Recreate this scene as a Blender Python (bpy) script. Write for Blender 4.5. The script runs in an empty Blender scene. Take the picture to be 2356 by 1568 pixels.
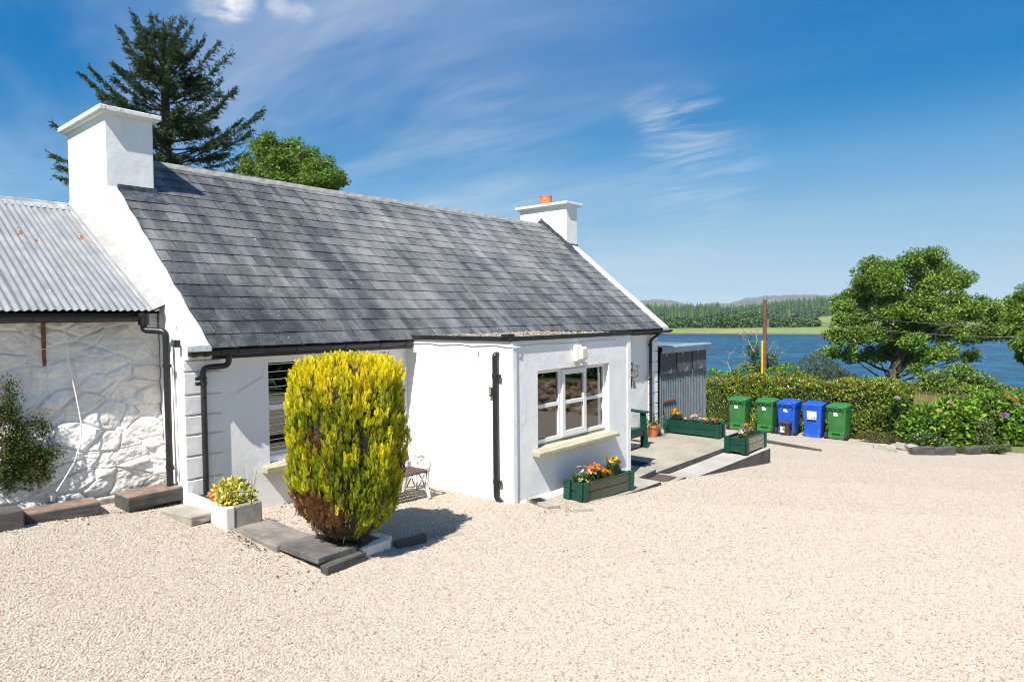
import bpy, bmesh, math, random
import numpy as np
from mathutils import Vector, Matrix, noise

random.seed(7)
RNG = np.random.default_rng(11)
SC = bpy.context.scene
COL = SC.collection
R = math.radians

# ------------------------------------------------------------------ camera
EYE = 2.54
FW = Vector((0.75837, 0.65066, -0.03886)); RT = Vector((0.65087, -0.75914, -0.00866)); UP = Vector((0.03514, 0.01873, 0.99921))
cd = bpy.data.cameras.new('camera'); cam = bpy.data.objects.new('camera', cd); COL.objects.link(cam)
cam.matrix_world = Matrix(((RT.x, UP.x, -FW.x, 0), (RT.y, UP.y, -FW.y, 0), (RT.z, UP.z, -FW.z, EYE), (0, 0, 0, 1)))
cd.sensor_width = 36; cd.lens = 36 * 1532.1 / 2356; cd.clip_start = 0.1; cd.clip_end = 20000
SC.camera = cam
def at(px, py, d):
    """point at forward distance d along the photograph's ray (pixel in a 2356 wide frame)"""
    v = FW + RT * ((px - 1178) / 1532.1) - UP * ((py - 784) / 1532.1)
    return Vector((0, 0, EYE)) + v * d

# ------------------------------------------------------------------ light
SUN_DIR = Vector((0.572, 0.172, -0.80)).normalized()
EXPOSURE = 0.98
SC.view_settings.view_transform = 'Standard'; SC.view_settings.look = 'None'
SC.view_settings.exposure = EXPOSURE; SC.view_settings.gamma = 1.0; SC.view_settings.use_curve_mapping = False
sl = bpy.data.lights.new('sun', 'SUN'); sl.energy = 4.2; sl.angle = R(0.5); sl.color = (1.0, 0.955, 0.88)
sun = bpy.data.objects.new('sun', sl); COL.objects.link(sun)
sun.rotation_euler = SUN_DIR.to_track_quat('-Z', 'Y').to_euler()
sun.location = (-20, -6, 40)

W = bpy.data.worlds.new('World'); SC.world = W; W.use_nodes = True
wn, wl = W.node_tree.nodes, W.node_tree.links
wn.clear()
def wnode(t, **k):
    n = wn.new(t)
    for a, b in k.items(): setattr(n, a, b)
    return n
wout = wnode('ShaderNodeOutputWorld'); wbg = wnode('ShaderNodeBackground'); wbg.inputs[1].default_value = 0.10
sky = wnode('ShaderNodeTexSky', sky_type='NISHITA', sun_disc=False, sun_elevation=R(53.1), sun_rotation=math.atan2(-0.575, -0.16), altitude=0, air_density=1.0, dust_density=0.0, ozone_density=3.2)
SKYK = 0.10 * 2 ** EXPOSURE      # what one unit of sky radiance becomes in the picture
wsep = wnode('ShaderNodeSeparateColor'); wl.new(sky.outputs[0], wsep.inputs[0])
wdiv = wnode('ShaderNodeMath', operation='DIVIDE'); wl.new(wsep.outputs[1], wdiv.inputs[0]); wdiv.inputs[1].default_value = 25.0
wramp = wnode('ShaderNodeValToRGB'); wl.new(wdiv.outputs[0], wramp.inputs[0]); we = wramp.color_ramp.elements
SKYSTOPS = [(2.3, (.000, .185, .520)), (2.9, (.008, .222, .555)), (4.1, (.135, .392, .695)), (6.1, (.300, .540, .755)), (8.7, (.450, .645, .800)), (12.0, (.62, .76, .86)), (25.0, (1.3, 1.32, 1.32))]
while len(we) < len(SKYSTOPS): we.new(.5)
for q, (p, c) in zip(we, SKYSTOPS): q.position = p / 25; q.color = (*c, 1)
wgain = wnode('ShaderNodeMix', data_type='RGBA', blend_type='MULTIPLY'); wgain.inputs[0].default_value = 1.0; wl.new(wramp.outputs[0], wgain.inputs[6]); wgain.inputs[7].default_value = (1 / SKYK,) * 3 + (1,)
geo = wnode('ShaderNodeNewGeometry'); sep = wnode('ShaderNodeSeparateXYZ')
neg = wnode('ShaderNodeVectorMath', operation='SCALE'); neg.inputs['Scale'].default_value = -1
wl.new(geo.outputs['Incoming'], neg.inputs[0]); wl.new(neg.outputs[0], sep.inputs[0])
def wmath(op, a, b=None, clamp=False):
    n = wnode('ShaderNodeMath', operation=op, use_clamp=clamp)
    for i, v in enumerate((a, b)):
        if v is None: continue
        if isinstance(v, (int, float)): n.inputs[i].default_value = v
        else: wl.new(v, n.inputs[i])
    return n.outputs[0]
zc = wmath('MAXIMUM', sep.outputs['Z'], 0.0); zd = wmath('ADD', zc, 0.12)
ux = wmath('DIVIDE', sep.outputs['X'], zd); uy = wmath('DIVIDE', sep.outputs['Y'], zd)
cmb = wnode('ShaderNodeCombineXYZ'); wl.new(ux, cmb.inputs[0]); wl.new(uy, cmb.inputs[1])
def cloud_noise(rot, scl, scale, detail, lo, hi, dist=0.6, seed=0.0):
    mp = wnode('ShaderNodeMapping'); mp.inputs['Rotation'].default_value = (0, 0, R(rot)); mp.inputs['Scale'].default_value = (*scl, 1); mp.inputs['Location'].default_value = (seed, seed * .7, 0)
    wl.new(cmb.outputs[0], mp.inputs[0])
    nz = wnode('ShaderNodeTexNoise'); nz.inputs['Scale'].default_value = scale; nz.inputs['Detail'].default_value = detail; nz.inputs['Roughness'].default_value = 0.62; nz.inputs['Distortion'].default_value = dist
    wl.new(mp.outputs[0], nz.inputs['Vector'])
    mr = wnode('ShaderNodeMapRange', interpolation_type='SMOOTHSTEP'); mr.inputs['From Min'].default_value = lo; mr.inputs['From Max'].default_value = hi
    wl.new(nz.outputs[0], mr.inputs[0]); return mr.outputs[0]
def spot(px, py, rad, soft=0.6):
    d = (at(px, py, 100) - Vector((0, 0, EYE))).normalized()
    dp = wnode('ShaderNodeVectorMath', operation='DOT_PRODUCT'); wl.new(neg.outputs[0], dp.inputs[0]); dp.inputs[1].default_value = d
    mr = wnode('ShaderNodeMapRange', interpolation_type='SMOOTHSTEP'); mr.inputs['From Min'].default_value = math.cos(R(rad)); mr.inputs['From Max'].default_value = math.cos(R(rad * (1 - soft)))
    wl.new(dp.outputs['Value'], mr.inputs[0]); return mr.outputs[0]
broad = cloud_noise(25, (0.8, 0.42), 0.8, 6, 0.36, 0.82, 0.4, 3.1)
fine = cloud_noise(34, (1.7, 0.6), 1.4, 9, 0.42, 0.86, 0.7, 1.7)
veil = wmath('MULTIPLY', wmath('ADD', wmath('MULTIPLY', broad, 0.66), wmath('MULTIPLY', fine, 0.32)), 0.64, True)
def wsum(*a):
    r = a[0]
    for b in a[1:]: r = wmath('ADD', r, b)
    return r
zone = wmath('SUBTRACT', 1.0, wmath('MULTIPLY', spot(2500, 40, 42, .9), 0.92))
puffn = cloud_noise(20, (1.0, 1.0), 5.0, 10, 0.36, 0.70, 0.2, 5.2)
puff = wmath('MULTIPLY', wsum(spot(495, 0, 2.3, 1.0), spot(545, 6, 1.6, 1.0), wmath('MULTIPLY', spot(640, 18, 1.1, 1.0), .55), wmath('MULTIPLY', spot(692, 34, 1.1, 1.0), .5)), puffn, True)
wisp = cloud_noise(50, (2.6, 0.8), 2.2, 10, 0.38, 0.78, 0.9, 8.3)
wz = wmath('MULTIPLY', wsum(spot(1580, 300, 4.2, .95), spot(1600, 385, 6.5, .95), spot(1490, 245, 2.4, .95), wmath('MULTIPLY', spot(1080, 250, 6.0, .95), .45)), wisp, True)
amt = wmath('ADD', wmath('ADD', wmath('MULTIPLY', veil, zone), wmath('MULTIPLY', puff, .8)), wmath('MULTIPLY', wz, 0.27), True)
cmix = wnode('ShaderNodeMix', data_type='RGBA'); wl.new(amt, cmix.inputs[0]); wl.new(wgain.outputs[2], cmix.inputs[6]); cmix.inputs[7].default_value = (.92 / SKYK, .93 / SKYK, .94 / SKYK, 1)
wl.new(cmix.outputs[2], wbg.inputs[0]); wl.new(wbg.outputs[0], wout.inputs[0])

# ------------------------------------------------------------------ helpers
def tag(o, label=None, cat=None, group=None, kind=None):
    if label: o['label'] = label
    if cat: o['category'] = cat
    if group: o['group'] = group
    if kind: o['kind'] = kind
    return o
def empty(name, loc=(0, 0, 0), rz=0.0, label=None, cat=None, group=None):
    o = bpy.data.objects.new(name, None); COL.objects.link(o); o.location = loc; o.rotation_euler = (0, 0, rz)
    o.empty_display_size = .2
    return tag(o, label, cat, group)
def link(name, me, mat=None, parent=None, local=False, loc=None):
    o = bpy.data.objects.new(name, me); COL.objects.link(o)
    if mat is not None and not me.materials: me.materials.append(mat)
    if parent is not None:
        o.parent = parent
        if parent.type == 'EMPTY' and not local: o.matrix_parent_inverse = Matrix.Translation(-Vector(parent.location))
    if loc is not None: o.location = loc
    return o
def copy_tree(o, parent=None, loc=None, rz=None):
    c = o.copy(); COL.objects.link(c); c.parent = parent
    if loc is not None: c.location = loc
    if rz is not None: c.rotation_euler = (0, 0, rz)
    for ch in o.children: copy_tree(ch, c)
    return c
class MB:
    def __init__(s): s.v = []; s.f = []
    def poly(s, pts):
        n = len(s.v); s.v += [tuple(p) for p in pts]; s.f.append(tuple(range(n, n + len(pts)))); return s
    def box(s, x0, x1, y0, y1, z0, z1):
        n = len(s.v)
        s.v += [(x0, y0, z0), (x1, y0, z0), (x1, y1, z0), (x0, y1, z0), (x0, y0, z1), (x1, y0, z1), (x1, y1, z1), (x0, y1, z1)]
        s.f += [tuple(n + i for i in q) for q in ((0, 3, 2, 1), (4, 5, 6, 7), (0, 1, 5, 4), (1, 2, 6, 5), (2, 3, 7, 6), (3, 0, 4, 7))]; return s
    def obox(s, c, ax, ay, az):
        c = Vector(c); ax = Vector(ax); ay = Vector(ay); az = Vector(az); n = len(s.v)
        for k in (-1, 1):
            for i, j in ((-1, -1), (1, -1), (1, 1), (-1, 1)): s.v.append(tuple(c + ax * i + ay * j + az * k))
        s.f += [tuple(n + i for i in q) for q in ((0, 3, 2, 1), (4, 5, 6, 7), (0, 1, 5, 4), (1, 2, 6, 5), (2, 3, 7, 6), (3, 0, 4, 7))]; return s
    def prism(s, pts, axis, a, b):
        """pts 2D polygon; axis 'x': (y,z), 'y': (x,z), 'z': (x,y)"""
        def mk(p, t): return {'x': (t, p[0], p[1]), 'y': (p[0], t, p[1]), 'z': (p[0], p[1], t)}[axis]
        n = len(s.v); m = len(pts); s.v += [mk(p, a) for p in pts] + [mk(p, b) for p in pts]
        s.f.append(tuple(n + i for i in reversed(range(m)))); s.f.append(tuple(n + m + i for i in range(m)))
        s.f += [(n + i, n + (i + 1) % m, n + m + (i + 1) % m, n + m + i) for i in range(m)]; return s
    def tube(s, path, r, n=10, cap=True):
        path = [Vector(p) for p in path]; rs = r if isinstance(r, (list, tuple)) else [r] * len(path)
        base = len(s.v); prev = None
        for i, p in enumerate(path):
            t = (path[min(i + 1, len(path) - 1)] - path[max(i - 1, 0)])
            t = t.normalized() if t.length > 1e-9 else Vector((0, 0, 1))
            if prev is None:
                a = Vector((0, 0, 1)) if abs(t.z) < .9 else Vector((1, 0, 0)); u = t.cross(a).normalized()
            else:
                u = (prev - t * prev.dot(t)); u = u.normalized() if u.length > 1e-6 else t.orthogonal().normalized()
            prev = u; w = t.cross(u)
            for k in range(n):
                a = 2 * math.pi * k / n; s.v.append(tuple(p + (u * math.cos(a) + w * math.sin(a)) * rs[i]))
        for i in range(len(path) - 1):
            for k in range(n):
                a = base + i * n + k; b = base + i * n + (k + 1) % n; s.f.append((a, b, b + n, a + n))
        if cap:
            s.f.append(tuple(base + k for k in reversed(range(n)))); e = base + (len(path) - 1) * n; s.f.append(tuple(e + k for k in range(n)))
        return s
    def lathe(s, prof, c=(0, 0, 0), n=20):
        base = len(s.v)
        for r_, z in prof:
            for k in range(n):
                a = 2 * math.pi * k / n; s.v.append((c[0] + r_ * math.cos(a), c[1] + r_ * math.sin(a), c[2] + z))
        for i in range(len(prof) - 1):
            for k in range(n):
                a = base + i * n + k; b = base + i * n + (k + 1) % n; s.f.append((a, b, b + n, a + n))
        s.f.append(tuple(base + k for k in reversed(range(n)))); e = base + (len(prof) - 1) * n; s.f.append(tuple(e + k for k in range(n))); return s
    def ball(s, c, r, sub=1, jit=0.0):
        bm = bmesh.new(); bmesh.ops.create_icosphere(bm, subdivisions=sub, radius=1)
        rr = r if isinstance(r, (tuple, list)) else (r, r, r); n = len(s.v); bm.verts.ensure_lookup_table()
        for v in bm.verts:
            k = 1 + jit * random.uniform(-1, 1); s.v.append((c[0] + v.co.x * rr[0] * k, c[1] + v.co.y * rr[1] * k, c[2] + v.co.z * rr[2] * k))
        s.f += [tuple(n + q.index for q in f.verts) for f in bm.faces]; bm.free(); return s
    def mesh(s, name):
        me = bpy.data.meshes.new(name); me.from_pydata(s.v, [], s.f); me.update(); return me
    def build(s, name, mat, parent=None, smooth=False, bevel=0, local=False, loc=None, seg=2):
        me = s.mesh(name)
        if smooth:
            me.polygons.foreach_set('use_smooth', [True] * len(me.polygons))
            me.set_sharp_from_angle(angle=R(42))
        o = link(name, me, mat, parent, local, loc)
        if bevel:
            b = o.modifiers.new('bevel', 'BEVEL'); b.width = bevel; b.segments = seg; b.limit_method = 'ANGLE'; b.angle_limit = R(35); b.harden_normals = False
        return o
def np_mesh(name, V, faces, cols=None, smooth=False):
    """V (n,3); faces (m,k) int array; cols (n,3) linear point colours"""
    me = bpy.data.meshes.new(name); V = np.asarray(V, np.float32); F_ = np.asarray(faces, np.int32)
    me.vertices.add(len(V)); me.vertices.foreach_set('co', V.ravel())
    k = F_.shape[1]; me.loops.add(F_.size); me.loops.foreach_set('vertex_index', F_.ravel())
    me.polygons.add(len(F_)); me.polygons.foreach_set('loop_start', np.arange(0, F_.size, k, dtype=np.int32)); me.polygons.foreach_set('loop_total', np.full(len(F_), k, np.int32))
    if smooth: me.polygons.foreach_set('use_smooth', np.ones(len(F_), bool))
    me.update(calc_edges=True)
    if cols is not None:
        ca = me.color_attributes.new('Col', 'FLOAT_COLOR', 'POINT'); c4 = np.ones((len(V), 4), np.float32); c4[:, :3] = cols; ca.data.foreach_set('color', c4.ravel())
    return me
def unit(a): return a / np.maximum(np.linalg.norm(a, axis=-1, keepdims=True), 1e-9)
def leaves(C, D, N, L, Wd, cols, fold=0.25):
    """leaf blades as two folded triangles pairs. C base points, D direction, N rough normal, L length, Wd width"""
    n = len(C); D = unit(D); S = unit(np.cross(D, N)); N = np.cross(S, D)
    L = np.broadcast_to(L, (n,))[:, None]; Wd = np.broadcast_to(Wd, (n,))[:, None]
    V = np.empty((n, 4, 3)); V[:, 0] = C; V[:, 2] = C + D * L
    m = C + D * L * .45
    V[:, 1] = m + S * Wd * .5 + N * Wd * fold; V[:, 3] = m - S * Wd * .5 + N * Wd * fold
    i = np.arange(n)[:, None] * 4
    F_ = np.concatenate([i + np.array([[0, 1, 2]]), i + np.array([[0, 2, 3]])])
    return V.reshape(-1, 3), F_, np.repeat(cols, 4, axis=0)
def join_np(parts):
    Vs, Fs, Cs, o = [], [], [], 0
    for v, f, c in parts: Vs.append(v); Fs.append(f + o); Cs.append(c); o += len(v)
    return np.concatenate(Vs), np.concatenate(Fs), np.concatenate(Cs)
def rand_dirs(n, rng=RNG): return unit(rng.normal(size=(n, 3)))
def pick_cols(n, pal, w=None, var=.12, rng=RNG):
    pal = np.array(pal, float); idx = rng.choice(len(pal), n, p=w); return pal[idx] * (1 + var * rng.normal(size=(n, 1)))

# ------------------------------------------------------------------ materials
class NT:
    def __init__(s, name):
        s.m = bpy.data.materials.new(name); s.m.use_nodes = True; s.t = s.m.node_tree; s.n = s.t.nodes; s.l = s.t.links
        s.b = s.n['Principled BSDF']; s.tc = s.n.new('ShaderNodeTexCoord')
    def new(s, t, **k):
        n = s.n.new(t)
        for a, b in k.items(): setattr(n, a, b)
        return n
    def put(s, sock, v):
        if hasattr(v, 'is_output'): s.l.new(v, sock)
        elif isinstance(v, (tuple, list)): sock.default_value = (*v, 1) if len(v) == 3 and sock.type == 'RGBA' else v
        else: sock.default_value = v
    def coord(s, scale=(1, 1, 1), rot=(0, 0, 0), kind='Object', loc=(0, 0, 0)):
        mp = s.new('ShaderNodeMapping'); mp.inputs['Scale'].default_value = scale; mp.inputs['Rotation'].default_value = rot; mp.inputs['Location'].default_value = loc
        s.l.new(s.tc.outputs[kind], mp.inputs[0]); return mp.outputs[0]
    def noise(s, scale, detail=4, rough=.55, vec=None, dist=0.0):
        n = s.new('ShaderNodeTexNoise'); n.inputs['Scale'].default_value = scale; n.inputs['Detail'].default_value = detail; n.inputs['Roughness'].default_value = rough; n.inputs['Distortion'].default_value = dist
        s.l.new(vec if vec is not None else s.tc.outputs['Object'], n.inputs['Vector']); return n.outputs[0]
    def voro(s, scale, feature='F1', vec=None, out='Distance', rnd=1.0):
        n = s.new('ShaderNodeTexVoronoi', feature=feature); n.inputs['Scale'].default_value = scale; n.inputs['Randomness'].default_value = rnd
        s.l.new(vec if vec is not None else s.tc.outputs['Object'], n.inputs['Vector']); return n.outputs[out]
    def rng(s, v, a, b, c=0.0, d=1.0, smooth=True):
        n = s.new('ShaderNodeMapRange', interpolation_type='SMOOTHSTEP' if smooth else 'LINEAR'); s.put(n.inputs[0], v)
        for i, q in enumerate((a, b, c, d)): n.inputs[i + 1].default_value = q
        return n.outputs[0]
    def math(s, op, a, b=0.0, clamp=False):
        n = s.new('ShaderNodeMath', operation=op, use_clamp=clamp); s.put(n.inputs[0], a); s.put(n.inputs[1], b); return n.outputs[0]
    def mix(s, f, a, b, mode='MIX'):
        n = s.new('ShaderNodeMix', data_type='RGBA', blend_type=mode); s.put(n.inputs[0], f); s.put(n.inputs[6], a); s.put(n.inputs[7], b); return n.outputs[2]
    def ramp(s, v, stops):
        n = s.new('ShaderNodeValToRGB'); s.l.new(v, n.inputs[0]); e = n.color_ramp.elements
        while len(e) < len(stops): e.new(.5)
        for q, (p, c) in zip(e, stops): q.position = p; q.color = (*c, 1)
        return n.outputs[0]
    def bump(s, h, strength=.5, dist=.01, prev=None):
        n = s.new('ShaderNodeBump'); n.inputs['Strength'].default_value = strength; n.inputs['Distance'].default_value = dist; s.l.new(h, n.inputs['Height'])
        if prev is not None: s.l.new(prev, n.inputs['Normal'])
        s.l.new(n.outputs[0], s.b.inputs['Normal']); return n.outputs[0]
    def col(s, v): s.put(s.b.inputs['Base Color'], v); return s
    def set(s, **k):
        for a, b in k.items(): s.put(s.b.inputs[a.replace('_', ' ')], b)
        return s
    def world(s):
        return s.new('ShaderNodeNewGeometry').outputs['Position']
def simple(name, c, rough=.6, var=.15, scale=6, bump=.0, bscale=60, bdist=.004, metallic=0.0, spec=.5):
    t = NT(name); n = t.noise(scale, 6, .6)
    t.col(t.mix(t.rng(n, .3, .7), tuple(q * (1 - var) for q in c), tuple(q * (1 + var) for q in c))).set(Roughness=rough, Metallic=metallic)
    t.b.inputs['Specular IOR Level'].default_value = spec
    if bump: t.bump(t.noise(bscale, 5, .6), bump, bdist)
    return t.m
# ------------------------------------------------------------------ shared materials
def m_render():
    t = NT('white_render'); w = t.noise(1.3, 5, .6); s = t.noise(9, 6, .65)
    st = t.noise(1.0, 6, .7, t.coord((9, 9, .8)))
    c = t.mix(t.rng(w, .45, .75), (.84, .835, .82), (.78, .77, .74))
    c = t.mix(t.math('MULTIPLY', t.rng(st, .60, .82), .30), c, (.50, .47, .42))
    c = t.mix(t.math('MULTIPLY', t.rng(s, .64, .80), .25), c, (.52, .50, .46))
    t.col(c).set(Roughness=.85); t.b.inputs['Specular IOR Level'].default_value = .25
    cr = t.math('MULTIPLY', t.rng(t.voro(1.1, 'DISTANCE_TO_EDGE', t.coord((1, 1, 1), loc=(.3, 0, .2))), .0, .006, 1, 0), t.rng(t.noise(.8, 3, .5), .52, .60)); a = t.bump(t.noise(2.2, 3, .5), .55, .03); a = t.bump(t.noise(10, 5, .6), .40, .010, a); t.bump(t.noise(60, 6, .65), .5, .005, a); c2 = t.mix(t.math('MULTIPLY', cr, .5), c, (.35, .33, .30)); t.col(c2); return t.m
M_RENDER = m_render()
def m_coping():
    t = NT('white_coping'); s = t.noise(26, 6, .75); b = t.noise(2.2, 4, .6)
    c = t.mix(t.math('MULTIPLY', t.rng(s, .50, .64), t.rng(b, .38, .62)), (.80, .80, .78), (.20, .20, .19))
    t.col(c).set(Roughness=.9); t.bump(t.noise(50, 6, .6), .5, .006); return t.m
M_COPING = m_coping()
def m_upvc():
    return simple('white_plastic', (.80, .79, .77), .32, .03, 3)
M_UPVC = m_upvc()
M_BLACK = simple('black_plastic', (.016, .016, .018), .38, .35, 8, .12, 30, .002)
M_LEAD = simple('lead_flashing', (.065, .075, .088), .55, .55, 14, .5, 25, .006, metallic=.2)
M_SILL = simple('cream_green_sill', (.40, .37, .25), .6, .10, 5, .3, 60, .003)
M_CLAY = simple('terracotta', (.50, .17, .07), .75, .18, 8, .2, 50, .003)
M_DARKWOOD = simple('dark_interior', (.05, .045, .04), .8, .2, 4)
M_SOIL = simple('soil', (.045, .030, .020), .95, .5, 30, .9, 60, .02)
M_IRONWHITE = simple('flaking_white_iron', (.62, .60, .56), .45, .25, 18, .25, 60, .003)
M_BENCHWOOD = simple('brown_bench_wood', (.085, .045, .035), .6, .35, 10, .35, 50, .003)
M_RUST = simple('rust', (.20, .075, .03), .85, .5, 25, .5, 80, .003)
M_CONC = None
def m_concrete(name, c, line=0.0, var=.25, sc=3.0):
    t = NT(name); a = t.noise(sc, 7, .65); b = t.noise(60, 4, .6); d = t.noise(sc * 4, 5, .7)
    col = t.mix(t.rng(a, .3, .72), tuple(q * (1 - var) for q in c), tuple(q * (1 + var * .7) for q in c))
    col = t.mix(t.math('MULTIPLY', t.rng(d, .58, .75), .5), col, tuple(q * .55 for q in c))
    col = t.mix(t.math('MULTIPLY', t.rng(b, .5, .75), .35), col, tuple(q * .6 for q in c))
    t.col(col).set(Roughness=.92); p = t.bump(b, .5, .006)
    if line:
        ln = t.noise(6, 5, .7, t.coord((.35, 11, 1))); t.bump(ln, line, .012, p); col = t.mix(t.rng(ln, .42, .66, 0, .55), col, tuple(q * .72 for q in c)); t.col(col)
    return t.m
M_CONC = m_concrete('grey_concrete', (.34, .31, .26), .0)
M_PATIO = m_concrete('brushed_concrete', (.36, .32, .25), .8, .20, 1.4)
M_CONCDARK = m_concrete('dark_concrete', (.085, .08, .075), 0, .35, 4)
M_BRICKRED = m_concrete('weathered_red_slab', (.23, .155, .12), 0, .45, 7)
M_STONEGREY = m_concrete('grey_trough_stone', (.30, .28, .25), 0, .3, 5)
M_STONEWHITE = m_concrete('whitewashed_stone', (.72, .70, .66), 0, .10, 5)
def m_leaf(name, rough=.5, trans=.34, gain=1.0, spec=.35):
    t = NT(name); a = t.new('ShaderNodeAttribute', attribute_name='Col'); c = a.outputs['Color']
    if gain != 1.0: c = t.mix(1.0, c, (gain,) * 3, 'MULTIPLY')
    t.col(c).set(Roughness=rough); t.b.inputs['Specular IOR Level'].default_value = spec
    tr = t.new('ShaderNodeBsdfTranslucent'); t.l.new(c, tr.inputs[0]); mx = t.new('ShaderNodeMixShader'); mx.inputs[0].default_value = trans
    t.l.new(t.b.outputs[0], mx.inputs[1]); t.l.new(tr.outputs[0], mx.inputs[2]); t.l.new(mx.outputs[0], t.n['Material Output'].inputs[0]); return t.m
M_LEAF = m_leaf('leaf'); M_GLOSSLEAF = m_leaf('glossy_leaf', .28, .2, 1.0, .6); M_NEEDLE = m_leaf('needles', .6, .12, 1.0, .25); M_PETAL = m_leaf('petal', .6, .35, 1.0, .2)
M_BARK = simple('bark', (.085, .07, .055), .9, .4, 8, .8, 25, .02)
M_DEADTWIG = simple('dead_twig', (.24, .20, .165), .85, .25, 10)
GRAVEL_STOPS = [(0, (.485, .42, .345)), (.25, (.455, .38, .305)), (.48, (.515, .465, .40)), (.62, (.40, .315, .235)), (.76, (.545, .505, .45)), (.88, (.39, .35, .31)), (.95, (.34, .235, .155)), (1, (.19, .155, .13))]
def m_gravel_pebble():
    t = NT('pebble'); oi = t.new('ShaderNodeObjectInfo'); r = oi.outputs['Random']
    c = t.ramp(r, GRAVEL_STOPS)
    t.col(c).set(Roughness=.75); t.b.inputs['Specular IOR Level'].default_value = .3; return t.m
M_PEBBLE = m_gravel_pebble()
def m_gravel():
    t = NT('gravel'); P = t.world()
    mp = t.new('ShaderNodeMapping'); t.l.new(P, mp.inputs[0]); v = mp.outputs[0]
    nd = t.new('ShaderNodeTexNoise'); nd.inputs['Scale'].default_value = 30; t.l.new(v, nd.inputs['Vector'])
    ad = t.new('ShaderNodeMix', data_type='VECTOR'); ad.inputs[0].default_value = .012; t.l.new(v, ad.inputs[4]); t.l.new(nd.outputs['Color'], ad.inputs[5]); v2 = ad.outputs[1]
    vn = t.new('ShaderNodeTexVoronoi', feature='F1'); vn.inputs['Scale'].default_value = 52; t.l.new(v2, vn.inputs['Vector']); ds = vn.outputs['Distance']
    sp = t.new('ShaderNodeSeparateColor'); t.l.new(vn.outputs['Color'], sp.inputs[0])
    c = t.ramp(sp.outputs[0], GRAVEL_STOPS)
    lo = t.noise(.55, 4, .6, v); c = t.mix(t.math('MULTIPLY', t.rng(lo, .42, .72), .14), c, (.40, .31, .23))
    c = t.mix(t.rng(ds, .42, .70, 0, .32), c, (.14, .105, .075))  # shade in the gaps between stones painted into the colour
    t.col(c).set(Roughness=.85); t.b.inputs['Specular IOR Level'].default_value = .2
    h = t.math('SUBTRACT', t.rng(ds, .0, .8, 1, 0, False), t.math('MULTIPLY', sp.outputs[1], .5))
    t.bump(h, .55, .010); return t.m
M_GRAVEL = m_gravel()
def m_grass():
    t = NT('rough_grass'); P = t.world(); a = t.noise(.25, 6, .7, P); b = t.noise(3.0, 6, .7, P)
    c = t.ramp(a, [(.3, (.055, .11, .022)), (.5, (.10, .16, .035)), (.66, (.21, .20, .07))])
    c = t.mix(t.rng(b, .35, .7, 0, .5), c, (.04, .07, .018)); t.col(c).set(Roughness=.95); t.bump(b, .8, .15); return t.m
M_GRASS = m_grass()

# ------------------------------------------------------------------ terrain
def sst(a, b, x): t = np.clip((x - a) / (b - a), 0, 1); return t * t * (3 - 2 * t)
def gfun(x, y):
    x = np.asarray(x, float); y = np.asarray(y, float)
    right = -0.09 * (np.minimum(x, 23.6) - 6.7)
    left = 0.225 + 0.07 * np.clip(3.3 - x, -4, 6) + 0.075 * np.clip(y - 6.4, -2.5, 2.4)
    xc = np.clip(x, 3.4, 6.7); low = 0.10 - 0.04 * (xc - 4.2)
    terr = np.clip(0.26 - 0.125 * (xc - 3.9), .02, .26); fy = sst(6.2, 7.6, y); raised = sst(5.36, 5.52, y) * sst(6.7, 6.0, x)
    low = low + ((terr * (1 - fy) + (0.10 - 0.02 * (xc - 4.2)) * fy) - low) * raised
    mid = np.where(x < 6.7, low, right)
    near = sst(5.4, 4.2, y)
    wA = 1 - sst(3.36, 4.0, x); wB = 1 - sst(2.6, 5.6, x)
    w = wA * (1 - near) + wB * near
    z = left * w + mid * (1 - w)
    z = z - 0.03 * np.clip(x - 23.6, 0, 13) - 0.30 * np.clip(x - 36.6, 0, 60)
    return z
def g(x, y): return float(gfun(x, y))
def grid_mesh(name, xs, ys, zf):
    Xg, Yg = np.meshgrid(xs, ys, indexing='ij'); Zg = zf(Xg, Yg); nx, ny = Xg.shape
    V = np.stack([Xg, Yg, Zg], -1).reshape(-1, 3); i = np.arange(nx - 1)[:, None] * ny + np.arange(ny - 1)[None, :]; i = i.ravel()
    return np_mesh(name, V, np.stack([i, i + ny, i + ny + 1, i + 1], 1), smooth=True)
def lump(x, y): return 0.012 * np.sin(x * 1.7 + 1.1 * np.sin(y * 1.3)) * np.sin(y * 1.9 + .7) + 0.008 * np.sin(x * 4.1 + y * 2.2)
def yard_z(x, y): return gfun(x, y) + lump(x, y) * .5
yard = link('gravel_yard', grid_mesh('gravel_yard', np.arange(-12, 23.81, .15), np.arange(-9, 12.01, .15), yard_z), M_GRAVEL); tag(yard, kind='structure')
LAKE = -6.2
def land_z(x, y):
    z = gfun(np.clip(x, -8, 200), np.clip(y, -6, 9)) + 0.10 * np.sin(x * .31 + 1) * np.sin(y * .27)
    z = z - np.where((x > -12) & (x < 23.9) & (y > -9) & (y < 12), .35, .02)
    return np.maximum(z, -9.5)
gx = np.concatenate([np.arange(-160, -14, 12), np.arange(-14, 30, 1.0), np.arange(30, 76, 2.0), np.arange(80, 120, 10)])
gy = np.concatenate([np.arange(-260, -30, 10), np.arange(-30, 30, 1.0), np.arange(30, 260, 10)])
land = link('ground', grid_mesh('ground', gx, gy, land_z), M_GRASS); tag(land, kind='structure')

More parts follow.
